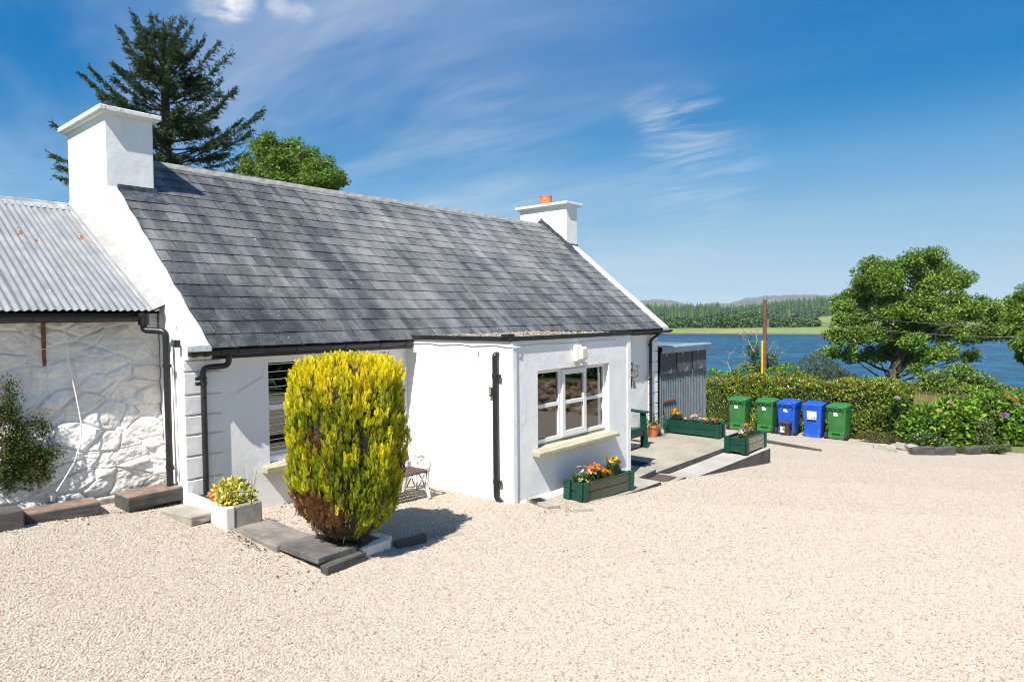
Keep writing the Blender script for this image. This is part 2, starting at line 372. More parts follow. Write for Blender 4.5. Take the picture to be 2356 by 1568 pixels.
def m_water():
    t = NT('lake_water'); P = t.world(); sp = t.new('ShaderNodeMapping'); t.l.new(P, sp.inputs[0]); sp.inputs['Rotation'].default_value = (0, 0, R(-35)); sp.inputs['Scale'].default_value = (1, .35, 1)
    a = t.noise(.55, 7, .68, sp.outputs[0], .6); b = t.noise(.035, 5, .62, sp.outputs[0])
    c = t.mix(t.rng(a, .40, .62), (.002, .026, .062), (.014, .125, .235)); c = t.mix(t.rng(b, .38, .62, 0, .6), c, (.003, .040, .09))  # ripple light and dark painted into the colour, beside the bump
    t.col(c).set(Roughness=.25, IOR=1.33); t.b.inputs['Specular IOR Level'].default_value = .20; t.bump(a, 1.0, .6); return t.m
wat = MB(); wat.poly([(20, -2500, LAKE), (2500, -2500, LAKE), (2500, 2500, LAKE), (20, 2500, LAKE)])
tag(wat.build('lake_water', m_water()), kind='structure')

# far shore: polar sheet about the viewer, heights in metres
def az_px(px): return math.atan2(FW.y, FW.x) - math.atan((px - 1178) / 1532.1)
def shore_z(az, r):
    px = 1178 + 1532.1 * np.tan(np.clip(math.atan2(FW.y, FW.x) - az, -1.3, 1.3))
    r0 = 292 - 0.020 * (px - 1700)
    bank = -7.5 + 2.2 * sst(r0 - 5, r0 + 4, r) + 1.0 * sst(r0 + 6, r0 + 40, r)
    rise = sst(r0 + 30, r0 + 330, r) * (3.6 + 1.2 * np.sin(px * .011))
    field = sst(1650, 1960, px) * (sst(r0 + 5, r0 + 110, r) * 4.0 + sst(r0 + 100, 760, r) * 3)
    far_r = sst(2050, 2330, px) * sst(r0 + 200, 900, r) * 9
    return bank + rise + field + far_r - sst(900, 1500, r) * 14
def polar_mesh(name, azs, rs, zf):
    A, Rr = np.meshgrid(azs, rs, indexing='ij'); Z = zf(A, Rr); nx, ny = A.shape
    V = np.stack([Rr * np.cos(A), Rr * np.sin(A), Z], -1).reshape(-1, 3); i = (np.arange(nx - 1)[:, None] * ny + np.arange(ny - 1)[None, :]).ravel()
    return np_mesh(name, V, np.stack([i, i + ny, i + ny + 1, i + 1], 1), smooth=True)
def m_shore():
    t = NT('far_field'); P = t.world(); a = t.noise(.03, 6, .65, P); b = t.noise(.25, 5, .6, P)
    c = t.ramp(a, [(.32, (.10, .17, .04)), (.5, (.17, .23, .06)), (.68, (.28, .26, .10))]); c = t.mix(t.rng(b, .4, .75, 0, .5), c, (.07, .11, .03))
    s = t.new('ShaderNodeSeparateXYZ'); t.l.new(P, s.inputs[0]); c = t.mix(t.rng(t.math('ADD', s.outputs[2], t.math('MULTIPLY', b, 1.2)), -5.35, -4.95), (.15, .085, .05), c)
    t.col(c).set(Roughness=.95); return t.m
azs = np.radians(np.arange(-25, 62, .35)); rs = np.concatenate([np.arange(270, 340, 4), np.arange(340, 700, 15), np.array([720, 760, 820, 900, 1000, 1200, 1500, 2000])])
tag(link('far_shore', polar_mesh('far_shore', azs, rs, shore_z), m_shore()), kind='structure')

HILL = [(900, 700), (1300, 694), (1440, 694), (1478, 692), (1510, 689), (1548, 692), (1575, 699), (1596, 703), (1620, 700), (1636, 697), (1655, 697), (1675, 699), (1700, 692), (1722, 684), (1738, 685), (1760, 681), (1790, 681), (1820, 679), (1870, 678.5), (1900, 680), (1930, 679), (1990, 684), (2060, 690), (2140, 700), (2230, 708), (2330, 712), (2500, 714)]
def hill_top(az, rr):
    px = 1178 + 1532.1 * np.tan(np.clip(math.atan2(FW.y, FW.x) - az, -1.3, 1.3))
    y = np.interp(px, [p[0] for p in HILL], [p[1] for p in HILL]); hor = 725 - (px - 1178) * .0087
    return (hor - y) / 1532.1 * np.cos(math.atan2(FW.y, FW.x) - az) * rr + EYE
def hill_z(az, r):
    t = sst(2300, 3600, r); up = hill_top(az, 3600.0)
    n = 9 * np.sin(az * 90 + r * .004) * np.sin(az * 47 + 2 - r * .006) + 5 * np.sin(az * 220 + r * .013) + 3 * np.sin(az * 530 - r * .02)
    rock = 2.2 * np.sin(az * 900) * np.sin(az * 410)
    return -20 + (up + 20) * t * (1 - sst(3650, 4800, r) * .9) + n * t * (1 - t) * 3.0 + rock * t
def m_hill():
    t = NT('heather_hill'); P = t.world(); a = t.noise(.006, 8, .68, P); b = t.noise(.03, 6, .6, P)
    c = t.ramp(a, [(.36, (.055, .095, .035)), (.47, (.12, .12, .07)), (.55, (.085, .07, .075)), (.66, (.20, .19, .17))]); c = t.mix(t.rng(b, .55, .75, 0, .5), c, (.16, .20, .07)); t.col(c).set(Roughness=.95); t.bump(b, .8, 8); return t.m
tag(link('distant_hills', polar_mesh('distant_hills', np.radians(np.arange(-15, 45, .12)), np.concatenate([np.arange(2200, 3700, 75), np.arange(3800, 5200, 200)]), hill_z), m_hill()), kind='structure')

# plantation across the water: one mass of conifers with a broadleaf edge
def conifer_tmpl(rng):
    V, F_ = [], []; tiers = 5
    for k in range(tiers):
        z0 = k / tiers * .86; z1 = min(1.0, z0 + .36); r = (1 - k / tiers) ** .85 * .20; n = 7; b = len(V); ph = rng.uniform(0, 6)
        for i in range(n): rr = r * rng.uniform(.6, 1.2); V.append((rr * math.cos(ph + 6.283 * i / n), rr * math.sin(ph + 6.283 * i / n), z0 + rng.uniform(-.03, .03)))
        V.append((0, 0, z1)); F_ += [(b + i, b + (i + 1) % n, b + n) for i in range(n)]
    return np.array(V), np.array(F_)
def forest():
    rng = np.random.default_rng(5); parts = []; tm = [conifer_tmpl(rng) for _ in range(9)]; n = 0
    while n < 3400:
        px = rng.uniform(1350, 2000); az = az_px(px); r0 = 292 - .02 * (px - 1700)
        lo = r0 + 42 + 120 * sst(1760, 1990, px); r = lo + (640 - lo) * rng.random() ** 1.35
        z = float(shore_z(np.array(az), np.array(r))); h = rng.uniform(5.0, 10.5) * rng.choice([1, 1, 1, .8, 1.15])
        if px < 1655 and r > 420: h += 2.6
        V, F_ = tm[n % 9]; s = rng.uniform(.85, 1.25) * h; P = V * np.array([s, s, h]); a = rng.uniform(0, 6.28)
        P = np.stack([P[:, 0] * math.cos(a) - P[:, 1] * math.sin(a), P[:, 0] * math.sin(a) + P[:, 1] * math.cos(a), P[:, 2]], 1) + np.array([r * math.cos(az), r * math.sin(az), z])
        c = np.array([(.035, .075, .032), (.045, .095, .035), (.03, .065, .038), (.06, .105, .035)])[rng.integers(4)] * rng.uniform(.75, 1.25)
        parts.append((P, F_, np.tile(c, (len(P), 1)))); n += 1
    for px, w, h in [(1392, 9, 5), (1440, 9, 5.5), (1490, 10, 6), (1555, 9, 5), (1600, 8, 5), (1650, 10, 6.5), (1676, 9, 6), (1702, 12, 7.5), (1735, 9, 6), (1790, 7, 4), (1830, 8, 4.5), (1868, 7, 3.5)]:
        az = az_px(px); r = 292 - .02 * (px - 1700) + 36; z = float(shore_z(np.array(az), np.array(r))); m = 260
        d = rand_dirs(m, rng); q = d * np.array([w * .5, w * .5, h * .5]) * rng.uniform(.7, 1.05, (m, 1)) + np.array([r * math.cos(az), r * math.sin(az), z + h * .45])
        v, f, c = leaves(q, rand_dirs(m, rng) + d, d, rng.uniform(.8, 1.6, m), rng.uniform(.7, 1.2, m), pick_cols(m, [(.06, .12, .03), (.085, .15, .04), (.05, .09, .028)], var=.2, rng=rng)); parts.append((v, f, c))
    V, F_, C_ = join_np(parts); return np_mesh('forest', V, F_, C_)
tag(link('forest', forest(), M_NEEDLE), 'dark green conifer plantation on the shore across the water', 'forest', kind='stuff')
# ------------------------------------------------------------------ cottage
YE, ZE, YR, ZR = 7.729, 2.169, 11.255, 4.993
TH = math.atan2(ZR - ZE, YR - YE); SL = math.hypot(YR - YE, ZR - ZE); CS, SN = math.cos(TH), math.sin(TH)
XL, XR, YW = 3.62, 14.62, 7.90
def slope(x, s, n=0.0): return Vector((x, YE + s * CS - n * SN, ZE + s * SN + n * CS))
cottage = empty('cottage', (9, 9, 0), 0, 'white rendered cottage with grey slate roof, two chimneys and flat-roofed porch', 'cottage')

def wall_holes(mb, axis, pos, thick, u0, u1, v0, v1, holes):
    """wall in a plane: axis 'y' spans (x,z) facing -y at y=pos; 'x' spans (y,z) facing -x at x=pos. real reveals round each hole"""
    us = sorted({u0, u1, *[h[0] for h in holes], *[h[1] for h in holes]}); vs = sorted({v0, v1, *[h[2] for h in holes], *[h[3] for h in holes]})
    def pt(u, v, d): return (u, pos + d, v) if axis == 'y' else (pos + d, u, v)
    for i in range(len(us) - 1):
        for j in range(len(vs) - 1):
            a, b, c, d = us[i], us[i + 1], vs[j], vs[j + 1]; mu, mv = (a + b) / 2, (c + d) / 2
            if any(h[0] < mu < h[1] and h[2] < mv < h[3] for h in holes): continue
            for dd in (0, thick): mb.poly([pt(a, c, dd), pt(b, c, dd), pt(b, d, dd), pt(a, d, dd)])
    for a, b, c, d in list(holes) + [(u0, u1, v0, v1)]:
        mb.poly([pt(a, c, 0), pt(b, c, 0), pt(b, c, thick), pt(a, c, thick)]); mb.poly([pt(a, d, 0), pt(b, d, 0), pt(b, d, thick), pt(a, d, thick)])
        mb.poly([pt(a, c, 0), pt(a, d, 0), pt(a, d, thick), pt(a, c, thick)]); mb.poly([pt(b, c, 0), pt(b, d, 0), pt(b, d, thick), pt(b, c, thick)])
    return mb
mb = MB(); wall_holes(mb, 'y', YW, .32, 3.62, 14.36, -1.2, 2.075, [(4.41, 6.37, .66, 2.01)])
mb.build('front_wall', M_RENDER, cottage)
MB().box(3.62, 14.36, 14.3, 14.6, -1.2, 2.2).build('rear_wall', M_RENDER, cottage)
def gable_poly(o=0.0): return [(YW + .004, -1.3), (YW + .004, 2.05), (YE + .03, 2.06), (YE + .03, ZE - .02), (YR, ZR - .02), (2 * YR - YE - .03, ZE - .02), (14.6, 2.05), (14.6, -1.3)]
def gx(y): return 3.335 + .048 * min(max(y - YE, 0), 2.72)
mb = MB().prism(gable_poly(), 'x', 3.365, 3.615); mb.v = [((p[0] if p[0] > 3.5 else gx(p[1]) + .022), p[1], p[2]) for p in mb.v]
mb.build('gable_wall', M_RENDER, cottage)
MB().prism(gable_poly(), 'x', 14.365, 14.63).build('gable_wall', M_RENDER, cottage)
for x0, x1 in ((3.335, XL), (XR, 14.925)):
    mb = MB()
    for sgn in (0, 1):
        ys = (YE, YR) if not sgn else (2 * YR - YE, YR)
        # many short lengths with a hand-trowelled wobble
        n = 26; base = len(mb.v)
        for i in range(n + 1):
            t = i / n; y = ys[0] + (ys[1] - ys[0]) * t; z = ZE + (ZR - ZE) * t
            w = .008 * math.sin(i * 1.9 + x0) + random.uniform(-.004, .004); h = .055 + random.uniform(-.006, .006)
            xo = gx(y) if x0 < 5 else x0; mb.v += [(xo - w * .4, y, z - .10), (xo - w * .4, y, z + h - .012), (xo + .02, y, z + h), (x1 - .03 + w * .6, y, z + h), (x1 + w, y, z + h - .03), (x1 + w, y, z - .10)]
        for i in range(n):
            for k in range(5): a = base + i * 6 + k; mb.f.append((a, a + 1, a + 7, a + 6))
        mb.f.append(tuple(base + k for k in range(6)))
    mb.build('coping', M_COPING, cottage, smooth=True)

def m_slate():
    t = NT('slate'); P = t.world(); s = t.new('ShaderNodeSeparateXYZ'); t.l.new(P, s.inputs[0])
    sl_ = t.math('ADD', t.math('MULTIPLY', t.math('SUBTRACT', s.outputs[1], YE), CS), t.math('MULTIPLY', t.math('SUBTRACT', s.outputs[2], ZE), SN))
    row = t.math('FLOOR', t.math('DIVIDE', t.math('SUBTRACT', sl_, .003), GAUGE)); off = t.math('MULTIPLY', t.math('MODULO', row, 2.0), .15)
    colx = t.math('FLOOR', t.math('DIVIDE', t.math('ADD', t.math('SUBTRACT', s.outputs[0], XL), off), .30))
    cb = t.new('ShaderNodeCombineXYZ'); t.l.new(row, cb.inputs[0]); t.l.new(colx, cb.inputs[1]); wn_ = t.new('ShaderNodeTexWhiteNoise', noise_dimensions='3D'); t.l.new(cb.outputs[0], wn_.inputs[0]); rnd = wn_.outputs['Value']
    c2 = t.new('ShaderNodeCombineXYZ'); t.l.new(s.outputs[0], c2.inputs[0]); t.l.new(sl_, c2.inputs[1])
    def mp(sx, sy, lx=0.0):
        m = t.new('ShaderNodeMapping'); t.l.new(c2.outputs[0], m.inputs[0]); m.inputs['Scale'].default_value = (sx, sy, 1); m.inputs['Location'].default_value = (lx, 0, 0); return m.outputs[0]
    streak = t.noise(1.0, 5, .62, mp(3.4, .62), .3); big = t.noise(1.0, 4, .55, mp(.55, .45, 4)); grain = t.noise(1.0, 6, .72, mp(26, 20)); fine = t.noise(1.0, 4, .7, mp(120, 90))
    v = t.math('ADD', t.math('SUBTRACT', t.math('MULTIPLY', streak, .95), .02), t.math('MULTIPLY', rnd, .15)); v = t.math('ADD', v, t.math('MULTIPLY', t.math('SUBTRACT', big, .5), .55)); v = t.math('ADD', v, t.math('MULTIPLY', t.math('SUBTRACT', grain, .5), .45))
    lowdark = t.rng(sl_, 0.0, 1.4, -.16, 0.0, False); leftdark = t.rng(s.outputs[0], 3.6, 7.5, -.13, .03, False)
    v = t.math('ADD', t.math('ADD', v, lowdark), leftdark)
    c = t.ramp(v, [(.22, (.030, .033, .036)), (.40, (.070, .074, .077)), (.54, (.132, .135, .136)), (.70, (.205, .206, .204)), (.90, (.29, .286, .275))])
    c = t.mix(t.math('MULTIPLY', t.rng(grain, .56, .70), t.rng(big, .38, .58, .5, .1)), c, (.17, .135, .095))
    li = t.math('MULTIPLY', t.rng(fine, .54, .62), t.rng(t.math('ADD', t.noise(1.0, 5, .7, mp(5, 5, 9)), t.rng(sl_, 0, .8, .10, 0, False)), .52, .64)); c = t.mix(t.math('MULTIPLY', li, .8), c, (.46, .42, .36))
    spots = t.voro(1.0, 'F1', mp(7, 6)); c = t.mix(t.math('MULTIPLY', t.rng(spots, .05, .09, 1, 0), t.rng(t.noise(1.0, 3, .6, mp(1.3, 1.3, 2)), .50, .60)), c, (.62, .60, .57))
    t.col(c).set(Roughness=t.rng(v, .3, .9, .52, .8, False)); t.bump(grain, .35, .004); return t.m
GAUGE = SL / 18
M_SLATE = m_slate()
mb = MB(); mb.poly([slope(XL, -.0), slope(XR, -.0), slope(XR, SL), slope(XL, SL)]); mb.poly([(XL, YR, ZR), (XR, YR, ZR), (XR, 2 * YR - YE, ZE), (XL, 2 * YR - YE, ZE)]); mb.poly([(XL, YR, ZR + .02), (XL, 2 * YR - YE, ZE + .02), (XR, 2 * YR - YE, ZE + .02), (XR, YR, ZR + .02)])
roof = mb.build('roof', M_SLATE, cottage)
def slate_mesh(w):
    t = .010; L = .33
    mb = MB(); mb.box(0, w, 0, L, 0, t); 
    for i, p in enumerate(mb.v): mb.v[i] = (p[0] + random.uniform(-.0006, .0006), p[1], p[2] + (.016 if p[1] == 0 else .0015))
    return mb.mesh('slate')
SM = {}
items = []
for r_ in range(18):
    x = XL + (-.15 if r_ % 2 else 0.0)
    while x < XR - .005:
        a = max(x, XL) + .006; b = min(x + .30, XR) - .006
        if b - a > .03: items.append((r_, a, b - a))
        x += .30
items.sort(key=lambda q: (slope(q[1], q[0] * GAUGE) - Vector((0, 0, EYE))).length * (1.0 if not (6.6 < q[1] < 9.8 and q[0] == 0) else 3))
rest = MB(); nsl = 0
for i, (r_, x, w) in enumerate(items):
    p = slope(x, r_ * GAUGE + random.uniform(-.004, .004), random.uniform(0, .003)); rz = random.gauss(0, .003)
    if i < 300:
        k = round(w, 2)
        if k not in SM: SM[k] = slate_mesh(w)
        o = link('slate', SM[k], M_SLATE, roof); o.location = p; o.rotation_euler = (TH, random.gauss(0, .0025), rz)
    else:
        s_ = r_ * GAUGE; L = min(.33, SL - s_); n = len(rest.v); e = random.uniform(0, .003); ds = random.uniform(-.004, .004)
        for (xx, ss, nn) in ((x, s_ + ds, .016 + e), (x + w, s_ + ds, .016 + e), (x + w, s_ + L, .0015 + e), (x, s_ + L, .0015 + e)):
            rest.v.append(tuple(slope(xx, ss, nn))); 
        for (xx, ss, nn) in ((x, s_ + ds, .026 + e), (x + w, s_ + ds, .026 + e), (x + w, s_ + L, .0115 + e), (x, s_ + L, .0115 + e)): rest.v.append(tuple(slope(xx, ss, nn)))
        rest.f += [tuple(n + q for q in f) for f in ((0, 3, 2, 1), (4, 5, 6, 7), (0, 1, 5, 4), (1, 2, 6, 5), (2, 3, 7, 6), (3, 0, 4, 7))]
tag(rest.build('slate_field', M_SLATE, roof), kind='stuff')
M_RIDGE = m_concrete('ridge_tile', (.23, .225, .215), 0, .35, 6)
mb = MB(); hw = .17
pr = [(-hw * CS, -hw * SN - .0), (0, .0), (hw * CS, -hw * SN)]
pts = [(p[0], p[1] + .035) for p in pr] + [(p[0], p[1] + .018) for p in reversed(pr)]
mb.prism(pts, 'x', 0, .447); rid = mb.mesh('ridge_tile')
x = 4.05
while x < 14.35:
    o = link('ridge_tile', rid, M_RIDGE, roof); o.location = (x, YR, ZR + random.uniform(-.006, .008)); o.rotation_euler = (random.gauss(0, .012), random.gauss(0, .008), random.gauss(0, .006)); x += .452
# quoins
for x0, x1, zs in ((3.352, 3.80, [.42, .65, .92, 1.17, 1.40, 1.64, 1.91, 2.045]), (14.21, 14.645, [-.42, -.17, .10, .36, .62, .87, 1.13, 1.38, 1.64, 1.89, 2.045])):
    for a, b in zip(zs, zs[1:]):
        MB().box(x0, x1, YW - .026, YW + .02, a + .012, b - .012).build('quoin', M_RENDER, cottage, bevel=.008)
# chimneys
def chimney(x0, x1, y0, y1, ztop, cap, capz, label):
    mb = MB().box(x0, x1, y0, y1, 3.3, ztop); c = mb.build('chimney', M_RENDER, cottage, bevel=.012); c['label'] = label
    cp = MB().box(cap[0], cap[1], cap[2], cap[3], capz, capz + .072)
    me = cp.build('cap', M_COPING, c, bevel=.012); MB().box(cap[0] + .035, cap[1] - .035, cap[2] + .035, cap[3] - .035, capz - .022, capz + .01).build('cap_underside', M_RENDER, c)
    return c
ch1 = chimney(3.462, 4.10, 10.45, 12.04, 5.42, (3.368, 4.19, 10.34, 12.17), 5.43, 'large square chimney on the near gable, no pot')
ch2 = chimney(14.432, 14.93, 10.45, 12.05, 5.455, (14.33, 15.07, 10.36, 12.15), 5.46, 'chimney on the far gable with an orange clay pot')
MB().lathe([(.165, 0), (.165, .25), (.172, .25), (.172, .27), (.13, .27), (.13, .1)], (14.70, 11.33, 5.53), 24).build('chimney_pot', M_CLAY, ch2, smooth=True)
mb = MB()
for k in range(12):
    a = k * math.pi / 6; mb.tube([(3.62 + .13 * math.cos(a), 10.75 + .13 * math.sin(a), 5.50), (3.62 + .09 * math.cos(a), 10.75 + .09 * math.sin(a), 5.58), (3.62 + .03 * math.cos(a), 10.75 + .03 * math.sin(a), 5.66)], .006, 5)
mb.build('wire_bird_guard', M_BLACK, ch1)
mb = MB().box(3.60, 4.13, 10.425, 10.47, 4.30, 4.445); mb.poly([slope(3.62, 3.22, .03), slope(4.2, 3.22, .03), slope(4.15, 3.5, .035), slope(3.62, 3.5, .035)]); mb.poly([(4.104, 10.43, 4.445), (4.13, 10.43, 4.30), (4.13, 11.25, 4.99), (4.104, 11.25, 5.03)])
mb.build('flashing', M_LEAD, ch1, bevel=.004)
mb = MB()
for i in range(6):
    s0 = SL + .02 - i * .225; s1 = s0 - .235
    a, b = slope(14.425, s0, .01), slope(14.425, s1, .01); up = Vector((0, 0, .13 + .012 * (i % 2)))
    mb.poly([a, b, b + up, a + up]); mb.poly([a + Vector((-.004, 0, 0)), b + Vector((-.004, 0, 0)), slope(14.30, s1, .026), slope(14.30, s0 , .026)])
mb.box(14.428, 14.94, 10.43, 10.46, 4.33, 4.43); mb.poly([slope(14.3, 3.1, .03), slope(14.66, 3.1, .03), slope(14.66, 3.46, .035), slope(14.3, 3.46, .035)])
mb.poly([(14.424, YR, ZR + .05), (14.424, YR + .35, ZR - .2), (14.424, YR + .35, ZR - .05), (14.424, YR, ZR + .19)])
mb.build('flashing', M_LEAD, ch2)
# rainwater goods
def bendpath(pts, r=.05, n=5):
    pts = [Vector(p) for p in pts]; out = [pts[0]]
    for i in range(1, len(pts) - 1):
        a = (pts[i - 1] - pts[i]); b = (pts[i + 1] - pts[i]); q = min(r, a.length * .45, b.length * .45); A = pts[i] + a.normalized() * q; B = pts[i] + b.normalized() * q
        for k in range(n + 1): t = k / n; out.append(A * (1 - t) ** 2 + pts[i] * 2 * t * (1 - t) + B * t * t)
    out.append(pts[-1]); return out
def gutter(x0, x1, y, z, r=.056, parent=cottage, joints=()):
    def prof(rr): return [(y + rr * math.cos(math.pi + math.pi * k / 10), z + rr * math.sin(math.pi + math.pi * k / 10)) for k in range(11)]
    o = prof(r); i_ = prof(r - .006); mb = MB(); mb.prism(o + list(reversed(i_)), 'x', x0, x1)
    for xx in (x0, x1): mb.prism(o, 'x', xx - .004, xx + .004)
    gt = mb.build('gutter', M_BLACK, parent, smooth=True)
    for xx in joints: mb2 = MB(); mb2.prism(prof(r + .010) + list(reversed(prof(r + .001))), 'x', xx - .022, xx + .022); mb2.build('gutter_bracket', M_BLACK, gt, smooth=True)
    return gt
gutter(3.345, 6.60, YE - .035, ZE - .015, joints=(3.40, 3.53, 3.72, 3.92, 4.7, 5.45, 6.05, 6.52))
gutter(9.80, 14.97, YE - .035, ZE - .02, joints=(10.4, 11.3, 12.2, 13.1, 13.7, 14.25, 14.45, 14.72, 14.9))
MB().box(3.63, 6.69, YE + .03, YE + .055, 2.05, ZE - .005).build('fascia_board', M_BLACK, cottage)
MB().box(9.81, 14.72, YE + .03, YE + .055, 2.05, ZE - .005).build('fascia_board', M_BLACK, cottage)
MB().box(3.63, 6.70, YE + .055, YW + .01, 2.052, 2.064).build('soffit', M_UPVC, cottage); MB().box(9.8, 14.62, YE + .055, YW + .01, 2.052, 2.064).build('soffit', M_UPVC, cottage)
MB().box(14.6, 14.80, YE + .02, YW, 2.06, 2.10).build('soffit', M_UPVC, cottage)
def downpipe(pts, r=.034, brackets=(), parent=cottage, bdir=(-1, 0, 0), shoe=None):
    mb = MB(); mb.tube(bendpath(pts, .07), r, 12); d = mb.build('downpipe', M_BLACK, parent, smooth=True)
    for b in brackets:
        b = Vector(b); m2 = MB(); m2.tube([b - Vector((0, 0, .022)), b + Vector((0, 0, .022))], r + .007, 12); v = Vector(bdir); m2.obox(b + v * (r + .025), v * .03, Vector((v.y, v.x, 0)) * .018 + Vector((0, 0, 0)), (0, 0, .02)); m2.build('pipe_bracket', M_BLACK, d, smooth=True)
    return d
downpipe([(3.80, YE - .035, 2.13), (3.80, YE - .035, 1.97), (3.555, 7.83, 1.955), (3.555, 7.83, .45)], brackets=((3.555, 7.83, 1.77), (3.555, 7.83, 1.83)), bdir=(-1, 0, 0))
downpipe([(14.36, YE - .035, 2.12), (14.36, YE - .035, 2.05), (14.22, 7.835, 1.92), (14.22, 7.835, -.30)], brackets=((14.22, 7.835, 1.80), (14.22, 7.835, .98)))
# cottage window with blind
def glass_mat():
    t = NT('window_glass'); t.n.remove(t.b); out = t.n['Material Output']; tr = t.new('ShaderNodeBsdfTransparent'); tr.inputs[0].default_value = (.92, .95, .94, 1); gl = t.new('ShaderNodeBsdfGlossy'); gl.inputs['Roughness'].default_value = .0
    fr = t.new('ShaderNodeFresnel'); fr.inputs[0].default_value = 2.9; mx = t.new('ShaderNodeMixShader'); t.l.new(fr.outputs[0], mx.inputs[0]); t.l.new(tr.outputs[0], mx.inputs[1]); t.l.new(gl.outputs[0], mx.inputs[2]); t.l.new(mx.outputs[0], out.inputs[0]); return t.m
M_GLASS = glass_mat()
def frame_rect(mb, x0, x1, z0, z1, y0, y1, w):
    mb.box(x0, x1, y0, y1, z0, z0 + w); mb.box(x0, x1, y0, y1, z1 - w, z1); mb.box(x0, x0 + w, y0 + .001, y1 - .001, z0 + w, z1 - w); mb.box(x1 - w, x1, y0 + .001, y1 - .001, z0 + w, z1 - w)
w1 = MB(); Y1 = YW + .10
frame_rect(w1, 4.412, 6.368, .735, 2.008, Y1, Y1 + .06, .06); w1.box(4.47, 6.31, Y1 + .003, Y1 + .055, 1.335, 1.40); w1.box(5.36, 5.42, Y1 + .002, Y1 + .057, .79, 1.95)
win1 = w1.build('window', M_UPVC, cottage, bevel=.004); win1['label'] = 'window behind the clipped conifer, with thin white horizontal bars'
for a, b in ((4.47, 5.36), (5.42, 6.31)):
    for c, d in ((.795, 1.335), (1.40, 1.948)): MB().box(a, b, Y1 + .028, Y1 + .034, c, d).build('pane', M_GLASS, win1)
for k in range(12): MB().box(4.472, 6.308, Y1 + .010, Y1 + .024, .840 + k * .0985, .8475 + k * .0985).build('blind_slat', M_UPVC, win1)  # blind slats set in front of the panes so daylight reaches them
MB().box(4.46, 6.32, Y1 + .065, Y1 + .12, 1.89, 1.95).build('blind_box', M_SILL, win1)
MB().prism([(YW - .13, .565), (YW - .13, .635), (YW + .10, .665), (YW + .10, .565)], 'x', 4.30, 6.48).build('sill', M_SILL, win1, bevel=.006)
MB().box(4.42, 6.36, YW + .06, YW + .17, .662, .74).build('sub_sill', M_UPVC, win1)
mb = MB(); mb.box(4.0, 6.7, 10.6, 10.7, -.2, 2.2); mb.box(4.0, 6.7, 8.3, 10.6, -.1, 0.0); mb.build('inner_room', M_DARKWOOD, cottage)

# porch
PX0, PX1, PY0 = 6.722, 9.780, 5.779
pw = MB(); wall_holes(pw, 'y', PY0, .24, PX0 + .002, PX1, -.9, 2.2, [(7.28, 9.13, .66, 1.76)]); pw.build('porch_front_wall', M_RENDER, cottage)
MB().box(PX0, PX0 + .22, PY0 + .012, YW, -.6, 2.2).build('porch_side_wall', M_RENDER, cottage)
dw = MB(); wall_holes(dw, 'x', PX1 - .22, .218, PY0 + .24, YW, -.9, 2.2, [(6.25, 7.25, -.2, 1.9)]); dw.build('porch_side_wall', M_RENDER, cottage)
MB().box(PX0 - .004, PX0 + .085, PY0 - .026, PY0 + .03, -.35, 2.195).build('corner_pilaster', M_RENDER, cottage, bevel=.01)
MB().box(PX1 - .10, PX1 + .012, PY0 - .014, PY0 + .03, -.85, 2.195).build('corner_pilaster', M_RENDER, cottage, bevel=.01)
MB().prism([(PY0 - .055, -.5), (PY0 - .05, -.07), (PY0 + .01, .02), (PY0 + .01, -.5)], 'x', 6.82, 7.9).build('plinth', M_RENDER, cottage)
door = MB().box(PX1 - .13, PX1 - .07, 6.26, 7.24, -.19, 1.89).build('door', M_UPVC, cottage); MB().tube([(PX1 - .05, 7.1, .85), (PX1 - .03, 7.1, .85), (PX1 - .03, 6.98, .85)], .01, 8).build('handle', M_LEAD, door)
pr_ = MB().box(PX0 + .03, PX1 - .03, PY0 + .03, 7.86, 2.202, 2.222).build('porch_roof', M_CONCDARK, cottage)
MB().box(PX0 - .03, PX1 + .015, PY0 - .040, PY0 - .012, 2.19, 2.252).build('fascia', M_BLACK, pr_, bevel=.003); MB().box(PX0 - .032, PX0 - .004, PY0 - .011, 7.835, 2.188, 2.25).build('fascia', M_BLACK, pr_, bevel=.003); MB().box(PX1 - .013, PX1 + .014, PY0 - .011, 7.80, 2.189, 2.25).build('fascia', M_BLACK, pr_)
MB().box(PX0 - .05, PX0 + .09, PY0 + .02, PY0 + .14, 2.235, 2.285).build('outlet_box', M_BLACK, pr_, bevel=.004)
mb = MB()
for k in range(900):
    x = random.uniform(PX0 + .25, PX1 - .1) ; y = random.uniform(PY0 + .03, 7.6); s_ = random.uniform(.008, .02) * (1.4 if random.random() < .12 else 1); mb.ball((x, y, 2.226 + s_ * .5), (s_ * 1.3, s_, s_ * .75), 1, .12)
tag(mb.build('roof_pebbles', m_concrete('roof_pebble', (.36, .30, .24), 0, .5, 18), pr_), kind='stuff')
mb = MB()
for k in range(150):
    x = random.choice((random.gauss(7.5, .35), random.gauss(8.35, .3))); y = random.uniform(PY0 + .03, PY0 + .7)
    if PX0 + .1 < x < PX1 - .1: mb.ball((x, y, 2.228), (random.uniform(.015, .035), random.uniform(.015, .035), random.uniform(.01, .026)), 1, .35)
tag(mb.build('moss', simple('moss', (.16, .16, .04), .95, .5, 30, .8, 90, .01), pr_), kind='stuff')
